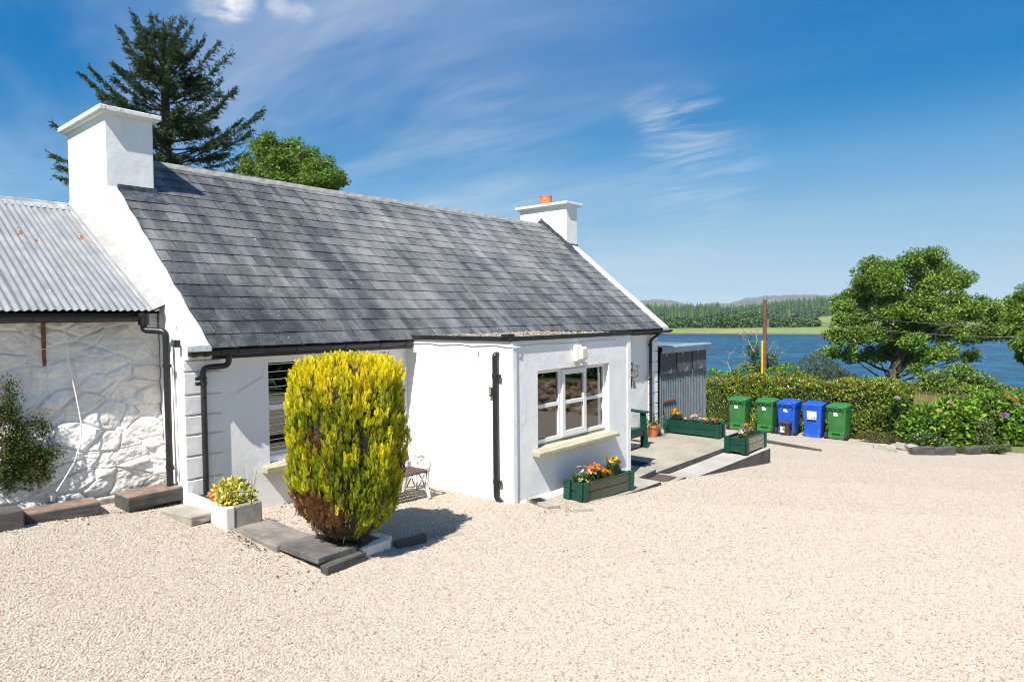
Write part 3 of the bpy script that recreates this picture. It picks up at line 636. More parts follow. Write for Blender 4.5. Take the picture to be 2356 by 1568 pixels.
# porch window
YF = PY0 + .08
w2 = MB(); frame_rect(w2, 7.282, 9.128, .705, 1.758, YF, YF + .065, .055)
w2.box(7.875, 7.94, YF + .002, YF + .063, .76, 1.703); w2.box(8.56, 8.60, YF + .002, YF + .063, .76, 1.703); w2.box(7.337, 7.875, YF + .003, YF + .062, 1.205, 1.258); w2.box(8.60, 9.073, YF + .003, YF + .062, 1.205, 1.258)
win2 = w2.build('window', M_UPVC, cottage, bevel=.004); win2['label'] = 'three-light white porch window reflecting a stone wall'
cs = MB(); frame_rect(cs, 7.935, 8.565, .735, 1.725, YF - .028, YF + .03, .075); cs.box(8.01, 8.49, YF - .022, YF + .028, 1.205, 1.262); cs.build('casement', M_UPVC, win2, bevel=.005)
for a, b, c, d, yy in ((7.337, 7.875, .76, 1.205, .03), (7.337, 7.875, 1.258, 1.703, .03), (8.01, 8.49, .81, 1.205, 0), (8.01, 8.49, 1.262, 1.65, 0), (8.60, 9.073, .76, 1.205, .03), (8.60, 9.073, 1.258, 1.703, .03)):
    MB().box(a, b, YF + yy, YF + yy + .006, c, d).build('pane', M_GLASS, win2)
MB().prism([(PY0 - .13, .575), (PY0 - .13, .628), (PY0 + .085, .672), (PY0 + .085, .575)], 'x', 7.15, 9.235).build('sill', M_SILL, win2, bevel=.006)
MB().box(7.285, 9.125, PY0 + .10, PY0 + .15, .64, .71).build('sub_sill', M_SILL, win2)
def curtain(x0, x1, y):
    mb = MB(); n = 24
    for i in range(n):
        a, b = i / n, (i + 1) / n; f = lambda t: (x0 + (x1 - x0) * t, y + .018 * math.sin(t * 26), 0)
        p, q = f(a), f(b); mb.poly([(p[0], p[1], .62), (q[0], q[1], .62), (q[0], q[1], 1.80), (p[0], p[1], 1.80)])
    return mb
M_CURT = simple('net_curtain', (.72, .72, .70), .9, .1, 10)
for a, b in ((7.50, 7.68), (8.86, 9.10), (8.38, 8.5)): curtain(a, b, PY0 + .21).build('curtain', M_CURT, win2, smooth=True)
downpipe([(PX0 + .02, 6.03, 2.005), (PX0 - .05, 6.03, 2.005), (PX0 - .05, 6.03, .06), (PX0 - .02, 5.96, -.01)], .040, brackets=((PX0 - .05, 6.03, 1.72), (PX0 - .05, 6.03, .28)), bdir=(0, -1, 0))
cb_ = MB(); pth = [Vector((PX0 - .008, 7.8, 2.13))]
for k in range(9): pth.append(Vector((PX0 - .010, 7.6 - k * .22, 2.125 + .012 * math.sin(k * 2.1))))
pth += [Vector((PX0 - .012, PY0 - .035, 2.115)), Vector((PX0 + .1, PY0 - .036, 2.11))] + [Vector((PX0 + .2 + k * .4, PY0 - .010, 2.115 + .008 * math.sin(k * 1.7))) for k in range(7)]
cb_.tube(pth, .007, 6); cb_.build('cable', M_RENDER, cottage)
# ------------------------------------------------------------------ stone outbuilding on the left
outb = empty('stone_outbuilding', (0.5, 9.8, .4), 0, 'whitewashed rubble stone outbuilding with grey corrugated metal roof', 'outbuilding')
def m_limewash():
    t = NT('limewash'); a = t.noise(1.6, 6, .65); b = t.noise(7, 6, .7); s = t.new('ShaderNodeSeparateXYZ'); t.l.new(t.tc.outputs['Object'], s.inputs[0])
    c = t.mix(t.rng(a, .38, .70), (.83, .82, .79), (.68, .64, .58)); c = t.mix(t.math('MULTIPLY', t.rng(b, .56, .74), .55), c, (.42, .36, .29))
    st = t.noise(1.0, 6, .7, t.coord((5, 5, .7))); c = t.mix(t.math('MULTIPLY', t.rng(st, .55, .72), .5), c, (.50, .40, .30))
    c = t.mix(t.math('MULTIPLY', t.rng(t.math('ADD', s.outputs[2], t.math('MULTIPLY', b, .35)), .62, .78, 1, 0), .75), c, (.16, .15, .12))
    c = t.mix(t.math('MULTIPLY', t.rng(t.noise(2.1, 5, .7, t.coord(loc=(3, 0, 8))), .62, .70), .5), c, (.40, .27, .12))
    t.col(c).set(Roughness=.95); p = t.bump(t.noise(14, 6, .65), .7, .02); t.bump(t.noise(70, 5, .6), .5, .006, p); return t.m
M_LIME = m_limewash()
def rubble(name, x0, x1, z0, z1, y, nx, nz, amp, parent, mat, flip=1, cell=.34, smooth_top=None, batter=0.0):
    V = []
    for i in range(nx + 1):
        for j in range(nz + 1):
            x = x0 + (x1 - x0) * i / nx; z = z0 + (z1 - z0) * j / nz
            q = Vector((x / cell, 0.0, z / (cell * .55))) + noise.noise_vector(Vector((x * 1.7, z * 2.1, 3))) * .5
            ds, ps = noise.voronoi(q); e = float(sst(.015, .17, ds[1] - ds[0])); h = noise.cell(ps[0] * 7.31)
            k = 1.0 if smooth_top is None else 1 - .50 * float(sst(smooth_top[0], smooth_top[1], z))
            d = e * (.35 + .65 * h + .25 * noise.noise(q * 1.7)) * amp * k + noise.noise(Vector((x * 1.1, 5, z * 1.3))) * .05 + noise.noise(Vector((x * 4.3, 7, z * 5.2))) * .022 * k + noise.noise(Vector((x * 9, 2, z * 11))) * .012 + noise.noise(Vector((x * 23, 4, z * 27))) * .006 - .010 * (1 - float(sst(0, .05, ds[1] - ds[0]))) * k
            V.append((x, y - flip * (d + batter * (1 - float(sst(.5, 1.75, z)))), z))
    i = (np.arange(nx)[:, None] * (nz + 1) + np.arange(nz)[None, :]).ravel()
    return link(name, np_mesh(name, np.array(V), np.stack([i, i + nz + 1, i + nz + 2, i + 1], 1), smooth=True), mat, parent)
rubble('wall', 1.0, 3.37, .05, 2.64, 8.60, 400, 400, .040, outb, M_LIME, smooth_top=(1.55, 1.95), batter=.15)
MB().box(-2.2, .999, 8.55, 8.65, .0, 2.62).build('wall_return', M_LIME, outb); MB().box(-2.2, 3.36, 8.66, 9.0, .0, 2.6).build('wall_core', M_LIME, outb)
OY, OZ, OYR, OZR = 8.43, 2.625, 11.25, 4.16; OT = math.atan2(OZR - OZ, OYR - OY); OL = math.hypot(OYR - OY, OZR - OZ)
def m_tin(name, base, rust_amt, flake):
    t = NT(name); a = t.noise(3, 6, .65); b = t.noise(1.0, 7, .72, t.coord((3.0, 1.6, 3.0)), .4); f = t.noise(30, 5, .7)
    c = t.mix(t.rng(a, .3, .7), tuple(q * .82 for q in base), tuple(q * 1.12 for q in base))
    c = t.mix(t.math('MULTIPLY', t.rng(f, .55, .7), .35), c, tuple(q * .6 for q in base))
    gm_ = t.noise(1.0, 6, .7, t.coord((6, 1.0, 6), loc=(2, 1, 0))); c = t.mix(t.math('MULTIPLY', t.rng(gm_, .46, .66), .45), c, tuple(q * .48 for q in base)); e = t.rng(b, rust_amt, rust_amt + .035); c = t.mix(t.rng(b, rust_amt - .03, rust_amt), c, flake); c = t.mix(e, c, (.16, .055, .035)); c = t.mix(t.rng(b, rust_amt + .05, rust_amt + .09), c, (.03, .022, .02))
    t.col(c).set(Roughness=.55); t.bump(t.noise(40, 4, .6), .25, .003); return t.m
M_TIN = m_tin('grey_painted_tin', (.24, .25, .262), .605, (.33, .28, .27))
def corr_mesh(name, width, length, amp=.010, pitch=.0762, nl=8):
    n = int(round(width / pitch * 8)); xs = np.linspace(0, width, n + 1); ys = np.linspace(0, length, nl + 1); Xg, Yg = np.meshgrid(xs, ys, indexing='ij')
    Z = amp * np.cos(2 * math.pi * Xg / pitch) + .003 * np.sin(Yg * 2.1 + Xg * 3); V = np.stack([Xg, Yg, Z], -1).reshape(-1, 3); i = (np.arange(n)[:, None] * (nl + 1) + np.arange(nl)[None, :]).ravel()
    return np_mesh(name, V, np.stack([i, i + nl + 1, i + nl + 2, i + 1], 1), smooth=True)
oroof = MB(); oroof.poly([(-2.2, OY + .1, OZ - .03), (3.37, OY + .1, OZ - .03), (3.37, OYR, OZR - .03), (-2.2, OYR, OZR - .03)]); oroof.poly([(-2.2, OYR, OZR - .03), (3.37, OYR, OZR - .03), (3.37, 14.0, 2.6), (-2.2, 14.0, 2.6)])
oroof = oroof.build('roof', M_DARKWOOD, outb)
cm = corr_mesh('corrugated_sheet', .0762 * 9 + .03, OL + .06)
for k in range(7):
    o = link('corrugated_sheet', cm, M_TIN, oroof); o.location = (3.30 - (k + 1) * .0762 * 9, OY - .05, OZ + .004 * (k % 2) + random.uniform(0, .004)); o.rotation_euler = (OT, 0, random.gauss(0, .002))
def oslope(x, s, n=0): return Vector((x, OY + s * math.cos(OT) - n * math.sin(OT), OZ + s * math.sin(OT) + n * math.cos(OT)))
mb = MB()
for i in range(24):
    s0, s1 = OL * i / 24 - .02, OL * (i + 1) / 24 - .02; xa = lambda k: 3.13 + .03 * math.sin(k * 1.7) + .02 * math.sin(k * .6 + 1)
    A, B = xa(i), xa(i + 1); mb.poly([oslope(A, s0, .013), oslope(A + .05, s0, .03), oslope(A + .05, s1, .03), oslope(B, s1, .013)] if 0 else [oslope(A, s0, .012), oslope(3.25, s0, .035), oslope(3.25, s1, .035), oslope(B, s1, .012)]); mb.poly([oslope(3.25, s0, .035), oslope(3.365, s0, .10), oslope(3.365, s1, .10), oslope(3.25, s1, .035)])
mb.build('mortar_flashing', m_concrete('mortar', (.36, .35, .34), 0, .22, 5), oroof, smooth=True)
mb = MB(); mb.tube([(-2.2, OYR, OZR + .03), (3.2, OYR, OZR + .02)], .045, 8); mb.poly([(-2.2, OYR - .18, OZR - .06), (3.18, OYR - .18, OZR - .06), (3.18, OYR, OZR + .05), (-2.2, OYR, OZR + .05)]); mb.build('ridge_capping', simple('grey_ridge_metal', (.30, .32, .33), .5, .3, 8), oroof, smooth=True)
gutter(-2.2, 3.10, OY - .06, OZ - .06, .055, outb, joints=(.6, 1.4, 2.05, 2.45, 2.82, 3.02))
MB().box(-2.2, 3.2, OY + .02, OY + .045, 2.50, 2.60).build('fascia_board', M_BLACK, outb)
mb = MB(); mb.tube([(3.12, OY - .06, 2.60), (3.12, OY - .06, 2.46)], .06, 12); mb.build('hopper', M_BLACK, outb, smooth=True)
downpipe([(3.12, OY - .06, 2.50), (3.12, OY - .06, 2.40), (3.285, 8.17, 2.385), (3.285, 8.17, .52)], .038, ((3.285, 8.17, 1.98), (3.285, 8.17, .78)), outb, (0, -1, 0))
mb = MB(); mb.box(2.150, 2.188, 8.535, 8.56, 2.22, 2.57); mb.obox((2.168, 8.545, 2.12), (.017, 0, .004), (0, .008, 0), (-.002, 0, .09)); mb.build('rusty_strap', M_RUST, outb)
mb = MB(); mb.tube([(2.34, 8.53, 2.56), (2.36, 8.50, 2.3), (2.38, 8.49, 2.05), (2.43, 8.46, 1.7), (2.47, 8.45, 1.38), (2.45, 8.44, 1.15), (2.38, 8.43, .95), (2.27, 8.41, .78), (2.20, 8.40, .68)], .008, 6); mb.build('cable', M_UPVC, outb, smooth=True)
mb = MB(); mb.tube([(3.30, 8.12, 2.36), (3.34, 8.02, 2.42), (3.35, 7.98, 2.5)], .005, 5); mb.tube([(3.335, 8.14, 2.2), (3.345, 8.12, 1.4), (3.35, 8.10, .6)], .009, 6); mb.build('cable', M_UPVC, outb, smooth=True)
sv = empty('gable_vent', (3.33, 7.95, 2.24), 0, 'small square black overflow box fixed to the near gable wall', 'vent')
MB().box(3.29, 3.362, 7.92, 7.985, 2.20, 2.285).build('hood', M_BLACK, sv, bevel=.008); MB().box(3.275, 3.289, 7.93, 7.975, 2.21, 2.26).build('mouth', M_DARKWOOD, sv)

# kerb blocks along the outbuilding
def block(name, c, dx, dy, dz, rz, mat, label, cat, group=None, jit=.008, bevel=.012):
    """worn block: subdivided box with uneven faces, resting on z=c[2]"""
    bm = bmesh.new(); bmesh.ops.create_cube(bm, size=1); bmesh.ops.subdivide_edges(bm, edges=bm.edges[:], cuts=3, use_grid_fill=True)
    for v in bm.verts:
        n_ = noise.noise_vector(Vector((v.co.x * 3 + c[0] * 5, v.co.y * 3 + c[1] * 5, v.co.z * 3))); v.co = Vector((v.co.x * dx, v.co.y * dy, (v.co.z + .5) * dz)) + n_ * jit
    me = bpy.data.meshes.new(name); bm.to_mesh(me); bm.free(); o = link(name, me, mat); o.location = c; o.rotation_euler = (0, 0, rz)
    if bevel: b = o.modifiers.new('bevel', 'BEVEL'); b.width = bevel; b.segments = 2; b.limit_method = 'ANGLE'; b.angle_limit = R(50)
    return tag(o, label, cat, group)
sA = block('stone_slab', (3.06, 8.18, .40), .62, .36, .15, R(3), M_CONCDARK, 'reddish-brown kerb slab with dark front edge at the foot of the gable downpipe', 'slab')
MB()
sB = block('stone_slab', (2.17, 8.24, .42), .72, .30, .13, R(-4), M_CONCDARK, 'long reddish kerb slab below the climbing plant', 'slab')
MB().box(-.302, .302, -.172, .172, .138, .160).build('worn_top', M_BRICKRED, sA, bevel=.008); MB().box(-.352, .352, -.142, .142, .118, .140).build('worn_top', M_BRICKRED, sB, bevel=.008)
block('stone_slab', (1.62, 8.17, .42), .40, .32, .22, R(-2), M_CONCDARK, 'dark block at the left frame edge beside the reddish kerb slab', 'block')
block('stone_slab', (3.20, 7.55, .30), .26, .60, .10, R(8), M_CONC, 'low grey slab in the gravel beside the white trough', 'slab')
# ------------------------------------------------------------------ trough and steps
trough = empty('stone_trough', (3.56, 7.4, .26), 0, 'stone trough with white painted side at the cottage corner', 'trough')
mb = MB(); x0, x1, y0, y1, z0, z1 = 3.345, 3.765, 6.93, 7.87, .16, .50
for a, b, c, d in ((x0, x0 + .07, y0 + .07, y1), (x1 - .07, x1, y0 + .07, y1)): mb.box(a, b, c, d, z0, z1)
mb.build('side_slab', M_STONEWHITE, trough, bevel=.015)
MB().box(x0 + .04, x1 + .002, y0, y0 + .07, z0, z1 - .002).build('front_slab', M_STONEGREY, trough, bevel=.02)
MB().box(x0 - .004, x0 + .10, y0 - .012, y0 + .06, z0, z1 + .003).build('corner_block', M_STONEWHITE, trough, bevel=.015)
MB().box(x0 + .06, x1 - .06, y0 + .06, y1, .3, .455).build('soil', M_SOIL, trough)
block('stone_slab', (3.64, 6.50, .09), .44, .90, .175, R(1), m_concrete('stained_slab', (.22, .195, .17), 0, .4, 4), 'worn grey concrete slab between trough and dark step', 'slab')
M_PAVE = m_concrete('weathered_dark_paving', (.125, .115, .105), 0, .4, 5)
st = empty('paving_step', (3.69, 5.73, .1), R(2), 'dark cracked paving slab forming a low step beside the conifer', 'step')
for a, b in ((-.325, -.02), (-.012, .325)):
    o = MB().box(-.23, .23, a, b, .115, .175).build('paving_half', M_PAVE, st, bevel=.006, local=True); o.rotation_euler = (R(random.uniform(-.6, .6)), R(1.2), 0)
block('stone_block', (3.745, 5.375, .0), .50, .10, .215, R(7), M_CONCDARK, 'dark upright kerb block under the front of the cracked step', 'block', jit=.006)
kerbs = [((4.17, 5.47, .08), .40, .10, .15, R(4), M_STONEWHITE, 'white painted kerb stone edging the conifer bed'), ((4.36, 5.60, .08), .10, .24, .15, R(14), M_STONEWHITE, 'short white kerb stone at the right end of the conifer bed'),
         ((4.62, 5.43, .04), .40, .08, .13, R(-5), M_CONCDARK, 'dark low kerb stone in the gravel right of the conifer bed'), ((5.08, 5.36, .0), .46, .09, .08, R(-11), M_CONC, 'half-buried grey kerb stone at the tip of the conifer shadow')]
for c, dx, dy, dz, rz, m, lb in kerbs: block('kerb_stone', c, dx, dy, dz, rz, m, lb, 'kerb', 'kerb stones round the conifer bed')
tag(MB().lathe([(.27, -.1), (.27, .02), (.15, .05)], (4.00, 5.72, .235), 16).build('planting_bed', M_SOIL, smooth=True), kind='structure')

# ------------------------------------------------------------------ paving by the porch
def slab_poly(name, pts, z0, z1, mat):
    """pts (x,y,ztop)"""
    n = len(pts); mb = MB(); mb.v = [(p[0], p[1], z0) for p in pts] + [(p[0], p[1], p[2]) for p in pts]
    mb.f = [tuple(reversed(range(n))), tuple(range(n, 2 * n))] + [(i, (i + 1) % n, n + (i + 1) % n, n + i) for i in range(n)]
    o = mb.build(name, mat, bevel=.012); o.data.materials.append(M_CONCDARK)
    for p in o.data.polygons[2:]: p.material_index = 1  # side faces take the dark concrete, tops keep their own
    return tag(o, kind='structure')
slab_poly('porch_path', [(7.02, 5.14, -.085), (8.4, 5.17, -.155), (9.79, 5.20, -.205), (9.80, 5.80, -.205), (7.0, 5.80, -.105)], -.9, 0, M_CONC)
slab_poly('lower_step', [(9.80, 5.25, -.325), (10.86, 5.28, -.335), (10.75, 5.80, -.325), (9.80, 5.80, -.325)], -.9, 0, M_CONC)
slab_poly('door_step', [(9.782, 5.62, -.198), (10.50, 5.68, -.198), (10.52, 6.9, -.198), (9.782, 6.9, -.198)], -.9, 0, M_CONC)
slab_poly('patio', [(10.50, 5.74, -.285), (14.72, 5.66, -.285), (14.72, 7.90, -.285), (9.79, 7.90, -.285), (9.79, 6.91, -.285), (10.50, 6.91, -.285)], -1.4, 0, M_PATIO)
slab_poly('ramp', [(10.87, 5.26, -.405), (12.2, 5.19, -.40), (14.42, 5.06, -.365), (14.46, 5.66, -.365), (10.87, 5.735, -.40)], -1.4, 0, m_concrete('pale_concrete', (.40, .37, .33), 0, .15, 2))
block('drain_kerb', (7.02, 5.50, -.10), .22, .52, .13, R(-20), M_CONC, 'concrete gully kerb at the foot of the porch downpipe', 'kerb', jit=.012)
block('kerb_stone', (7.00, 5.02, -.06), .62, .07, .05, R(-28), M_CONC, 'thin half-buried kerb running into the gravel by the porch path', 'kerb', jit=.006)
gr = empty('drain_grate', (7.0, 5.56, .03), R(-20), 'small black drain grate beside the porch downpipe', 'grate')
for k in range(6): MB().box(-.075, .075, -.07 + k * .026, -.058 + k * .026, 0, .012).build('bar', M_BLACK, gr, local=True)
MB().box(-.085, .085, -.08, .08, -.012, .003).build('frame', M_CONCDARK, gr, local=True)
def mat_tex(name, c):
    t = NT(name); ch = t.new('ShaderNodeTexChecker'); ch.inputs['Scale'].default_value = 60; t.l.new(t.tc.outputs['Object'], ch.inputs[0]); t.col(t.mix(ch.outputs[1], c, tuple(q * .45 for q in c))).set(Roughness=.9); t.bump(ch.outputs[1], .6, .006); return t.m
o = MB().box(-.31, .31, -.21, .21, 0, .014).build('door_mat', mat_tex('brown_mat', (.13, .085, .07)), bevel=.004); o.location = (10.33, 5.56, -.322); o.rotation_euler = (0, R(.8), R(2)); tag(o, 'brown ribbed rubber mat on the lower concrete step', 'mat')
o = MB().box(-.30, .30, -.22, .22, 0, .016).build('door_mat', mat_tex('black_mat', (.02, .02, .02)), bevel=.004); o.location = (10.86, 6.42, -.283); tag(o, 'black door mat in shade on the patio behind the porch', 'mat')
# kerb beside the bins' gravel
block('edging_board', (18.30, 6.05, g(18.3, 6) - .04), .07, 2.1, .12, R(-16), M_CONCDARK, 'long dark timber edging in the gravel in front of the bins', 'edging', jit=.006)

# ------------------------------------------------------------------ tin shed
shed = empty('tin_shed', (16.1, 8.9, -.5), 0, 'blue-grey corrugated tin shed behind the far end of the cottage', 'shed')
M_SHEDTIN = m_tin('blue_grey_tin', (.155, .185, .21), .74, (.30, .33, .35))
M_SHEDOLD = m_tin('flaking_tarred_tin', (.075, .085, .095), .60, (.34, .36, .38))
SX0, SX1 = 14.74, 17.40
cm2 = corr_mesh('wall_sheet', .66, 1.75, .020, .094); 
for k in range(4):
    o = link('wall_sheet', cm2, M_SHEDTIN, shed); o.matrix_parent_inverse = Matrix.Translation(-Vector(shed.location)); o.location = (SX0 + k * .66, 7.905 + .004 * (k % 2), -.66); o.rotation_euler = (R(90), 0, 0)
cm3 = corr_mesh('old_sheet', .885, .53, .008, .0762)
for k in range(3):
    o = link('upper_sheet', cm3, M_SHEDOLD, shed); o.matrix_parent_inverse = Matrix.Translation(-Vector(shed.location)); o.location = (SX0 - .01 + k * .886, 7.862 + .004 * (k % 2), 1.05 - .008 * (k == 1)); o.rotation_euler = (R(90), 0, 0)
MB().prism([(7.80, 1.555), (7.775, 1.70), (7.80, 1.735), (8.02, 1.74), (8.02, 1.725), (7.81, 1.72), (7.79, 1.695), (7.812, 1.555)], 'x', SX0 - .03, SX1 + .12).build('top_flashing', simple('pale_blue_flashing', (.27, .36, .40), .42, .12, 3, metallic=.2), shed)
MB().box(SX1 - .03, SX1 + .01, 7.88, 7.93, -.8, 1.1).build('corner_post', M_SHEDTIN, shed)
MB().box(SX1 - .02, SX1, 7.93, 10.4, -.9, 1.66).build('side_wall', M_SHEDTIN, shed); MB().box(SX0, SX1 - .03, 7.95, 8.0, -.9, 1.66).build('frame', M_DARKWOOD, shed); mb = MB(); mb.box(SX0, SX1 + .05, 8.02, 10.5, 1.66, 1.72); mb.build('roof', M_SHEDTIN, shed)
MB().box(14.92, 15.60, 7.872, 7.89, .315, .37).build('strap_hinge', M_RUST, shed); MB().box(17.16, 17.34, 7.85, 7.87, 1.0, 1.04).build('strap_hinge', M_RUST, shed)
mb = MB(); mb.tube([(14.9, 7.87, .22), (14.9, 7.85, .12), (14.93, 7.86, .04)], .012, 6); mb.build('latch', M_BLACK, shed)

# ------------------------------------------------------------------ fittings on the walls
lamp = empty('wall_lamp', (8.24, 5.76, 1.95), 0, 'frosted bulkhead lamp on a white backplate above the porch window', 'lamp')
MB().box(8.12, 8.27, 5.70, 5.778, 1.84, 2.085).build('backplate', M_UPVC, lamp, bevel=.02)
def m_frost(): 
    t = NT('frosted_glass'); t.col((.62, .60, .50)).set(Roughness=.35); t.bump(t.noise(40, 3, .5, t.coord((1, 1, .05))), .4, .004); return t.m
MB().box(8.185, 8.345, 5.645, 5.735, 1.855, 2.055).build('diffuser', m_frost(), lamp, bevel=.035, seg=4)
mb = MB(); mb.tube([(8.24, 5.72, 1.85), (8.24, 5.72, 1.80), (8.255, 5.70, 1.785)], .014, 6); mb.build('gland', M_UPVC, lamp)
bell = empty('hanging_bell', (9.86, 5.82, 1.3), 0, 'bronze bell on an ornate iron bracket at the porch corner', 'bell')
M_IRONRUST = simple('weathered_iron', (.14, .12, .095), .7, .35, 30, .4, 80, .003, metallic=.4)
mb = MB(); X_ = 9.90
mb.tube([(X_ - .09, 5.90, 1.66), (X_ - .085, 5.905, 1.60), (X_ - .09, 5.90, 1.52), (X_ - .09, 5.905, 1.42), (X_ - .09, 5.90, 1.36)], [.012, .02, .016, .02, .008], 7)
mb.tube([(X_ - .09, 5.89, 1.53), (X_, 5.82, 1.54), (X_, 5.74, 1.525), (X_, 5.69, 1.51)], .011, 6); mb.tube([(X_ - .09, 5.89, 1.48), (X_, 5.82, 1.475), (X_, 5.75, 1.475), (X_, 5.70, 1.50)], .011, 6)
def scroll(cy, cz, r0, s, turns=1.25):
    return [(X_, cy + s * r * math.cos(a), cz + r * math.sin(a)) for r, a in ((r0 * (1 - .6 * t / 14), -1.6 + t / 14 * turns * 6.283) for t in range(15))]
mb.tube(scroll(5.845, 1.585, .034, 1), .008, 5); mb.tube(scroll(5.765, 1.585, .034, -1), .008, 5); mb.tube([(X_, 5.805, 1.55), (X_, 5.808, 1.62), (X_, 5.80, 1.66), (X_, 5.825, 1.70), (X_, 5.80, 1.715)], .011, 6); mb.tube([(X_, 5.80, 1.66), (X_, 5.78, 1.70), (X_, 5.80, 1.715)], .010, 6)
mb.tube([(X_, 5.70, 1.50), (X_, 5.71, 1.60), (X_, 5.71, 1.66), (X_, 5.68, 1.672), (X_, 5.665, 1.645)], .010, 6); mb.tube([(X_, 5.71, 1.66), (X_, 5.74, 1.672), (X_, 5.755, 1.64)], .008, 5)
mb.build('bracket', M_IRONRUST, bell, smooth=True)
MB().lathe([(.012, .155), (.03, .15), (.05, .12), (.062, .06), (.07, .015), (.084, 0), (.08, -.008), (.03, -.01)], (9.905, 5.82, 1.285), 18).build('bell_body', simple('bronze', (.17, .14, .09), .55, .35, 30, .35, 70, .003, metallic=.6), bell, smooth=True)
mb = MB(); mb.tube([(9.905, 5.82, 1.43), (9.905, 5.835, 1.455), (9.905, 5.82, 1.478), (9.905, 5.805, 1.455), (9.905, 5.82, 1.432)], .006, 6); mb.build('loop', M_IRONRUST, bell)
ks = empty('key_safe', (6.70, 6.12, 1.49), 0, 'small black key safe with buttons on the porch side wall', 'key safe')
MB().box(6.672, 6.722, 6.095, 6.155, 1.435, 1.555).build('case', M_BLACK, ks, bevel=.006)
for i in range(4):
    for j in range(2): MB().box(6.668, 6.673, 6.108 + j * .02, 6.120 + j * .02, 1.455 + i * .024, 1.468 + i * .024).build('button', M_IRONWHITE if (i, j) != (0, 0) else M_CLAY, ks)
hk = empty('wall_hook', (6.70, 6.38, 2.03), 0, 'tiny white hook fitting near the top of the porch side wall', 'hook')
mb = MB(); mb.tube([(6.722, 6.38, 2.04), (6.69, 6.38, 2.04), (6.685, 6.38, 2.02)], .012, 8); mb.build('pin', M_UPVC, hk)

# ------------------------------------------------------------------ iron and wood bench
bench = empty('garden_bench', (5.2, 7.0, .06), 0, 'white cast iron bench with brown wooden slats against the cottage wall', 'bench')
def bench_end(x):
    mb = MB(); T = lambda pts, r=.016: mb.tube([(x, *p) for p in bez(pts)], r, 7)
    def bez(pts):
        P = [Vector(p) for p in pts]; out = []
        for i in range(len(P) - 1):
            p0, p1, p2, p3 = P[max(i - 1, 0)], P[i], P[i + 1], P[min(i + 2, len(P) - 1)]
            for k in range(5):
                t = k / 5; out.append(.5 * ((2 * p1) + (p2 - p0) * t + (2 * p0 - 5 * p1 + 4 * p2 - p3) * t * t + (3 * p1 - p0 - 3 * p2 + p3) * t ** 3))
        return [tuple(q) for q in out + [P[-1]]]
    T([(6.74, .05), (6.79, .18), (6.785, .30), (6.77, .42), (6.74, .52), (6.78, .61), (6.88, .63), (6.98, .60), (7.12, .66), (7.24, .70)], .024)
    T([(7.30, .05), (7.24, .2), (7.22, .36), (7.24, .55), (7.29, .72), (7.34, .88)], .024); T([(6.77, .40), (6.95, .39), (7.22, .38)], .020)
    T([(6.80, .12), (6.9, .30), (7.0, .36), (7.1, .30), (7.22, .12)], .011); T([(6.84, .36), (6.95, .2), (7.0, .12), (7.06, .2), (7.16, .36)], .010); T([(7.0, .38), (7.0, .12)], .012)
    T([(6.85, .61), (6.92, .54), (6.98, .52), (7.0, .45), (6.99, .40)], .011); T([(6.90, .60), (6.86, .52), (6.90, .48), (6.94, .53)], .008); T([(7.02, .60), (7.06, .52), (7.02, .48), (6.99, .53)], .008)
    return mb
for x in (4.36, 6.10): bench_end(x).build('iron_end', M_IRONWHITE, bench, smooth=True)
for y, z in ((6.80, .425), (6.91, .42), (7.02, .418), (7.13, .416)): MB().box(4.33, 6.13, y - .045, y + .045, z - .012, z + .012).build('seat_slat', M_BENCHWOOD, bench, bevel=.006)
for y, z, h in ((7.23, .56, .055), (7.30, .80, .06)): MB().obox((5.23, y, z), (.92, 0, 0), (0, .010, -.002), (0, h * .25, h)).build('back_slat', M_BENCHWOOD, bench, bevel=.006)

# ------------------------------------------------------------------ green planters
def m_paint(name, c, rough=.38):
    t = NT(name); a = t.noise(2.5, 5, .6); w = t.noise(1.0, 5, .65, t.coord((2, 2, 40))); 
    t.col(t.mix(t.rng(a, .3, .7), tuple(q * .8 for q in c), tuple(q * 1.2 for q in c))).set(Roughness=rough); t.bump(w, .25, .003); return t.m
M_GREEN = m_paint('green_paint', (.003, .046, .030))
def m_bare():
    t = NT('bare_wood'); w = t.noise(1.0, 6, .65, t.coord((1.5, 1.5, 30))); k = t.noise(7, 5, .7)
    c = t.mix(t.rng(w, .35, .65), (.36, .33, .24), (.26, .22, .15)); c = t.mix(t.rng(k, .60, .68), c, (.02, .09, .06)); t.col(c).set(Roughness=.7); t.bump(w, .4, .003); return t.m
M_BARE = m_bare()
M_OLIVE = m_paint('olive_reflection_paint', (.075, .085, .05), .5)  # reflection on the front boards put into the paint colour
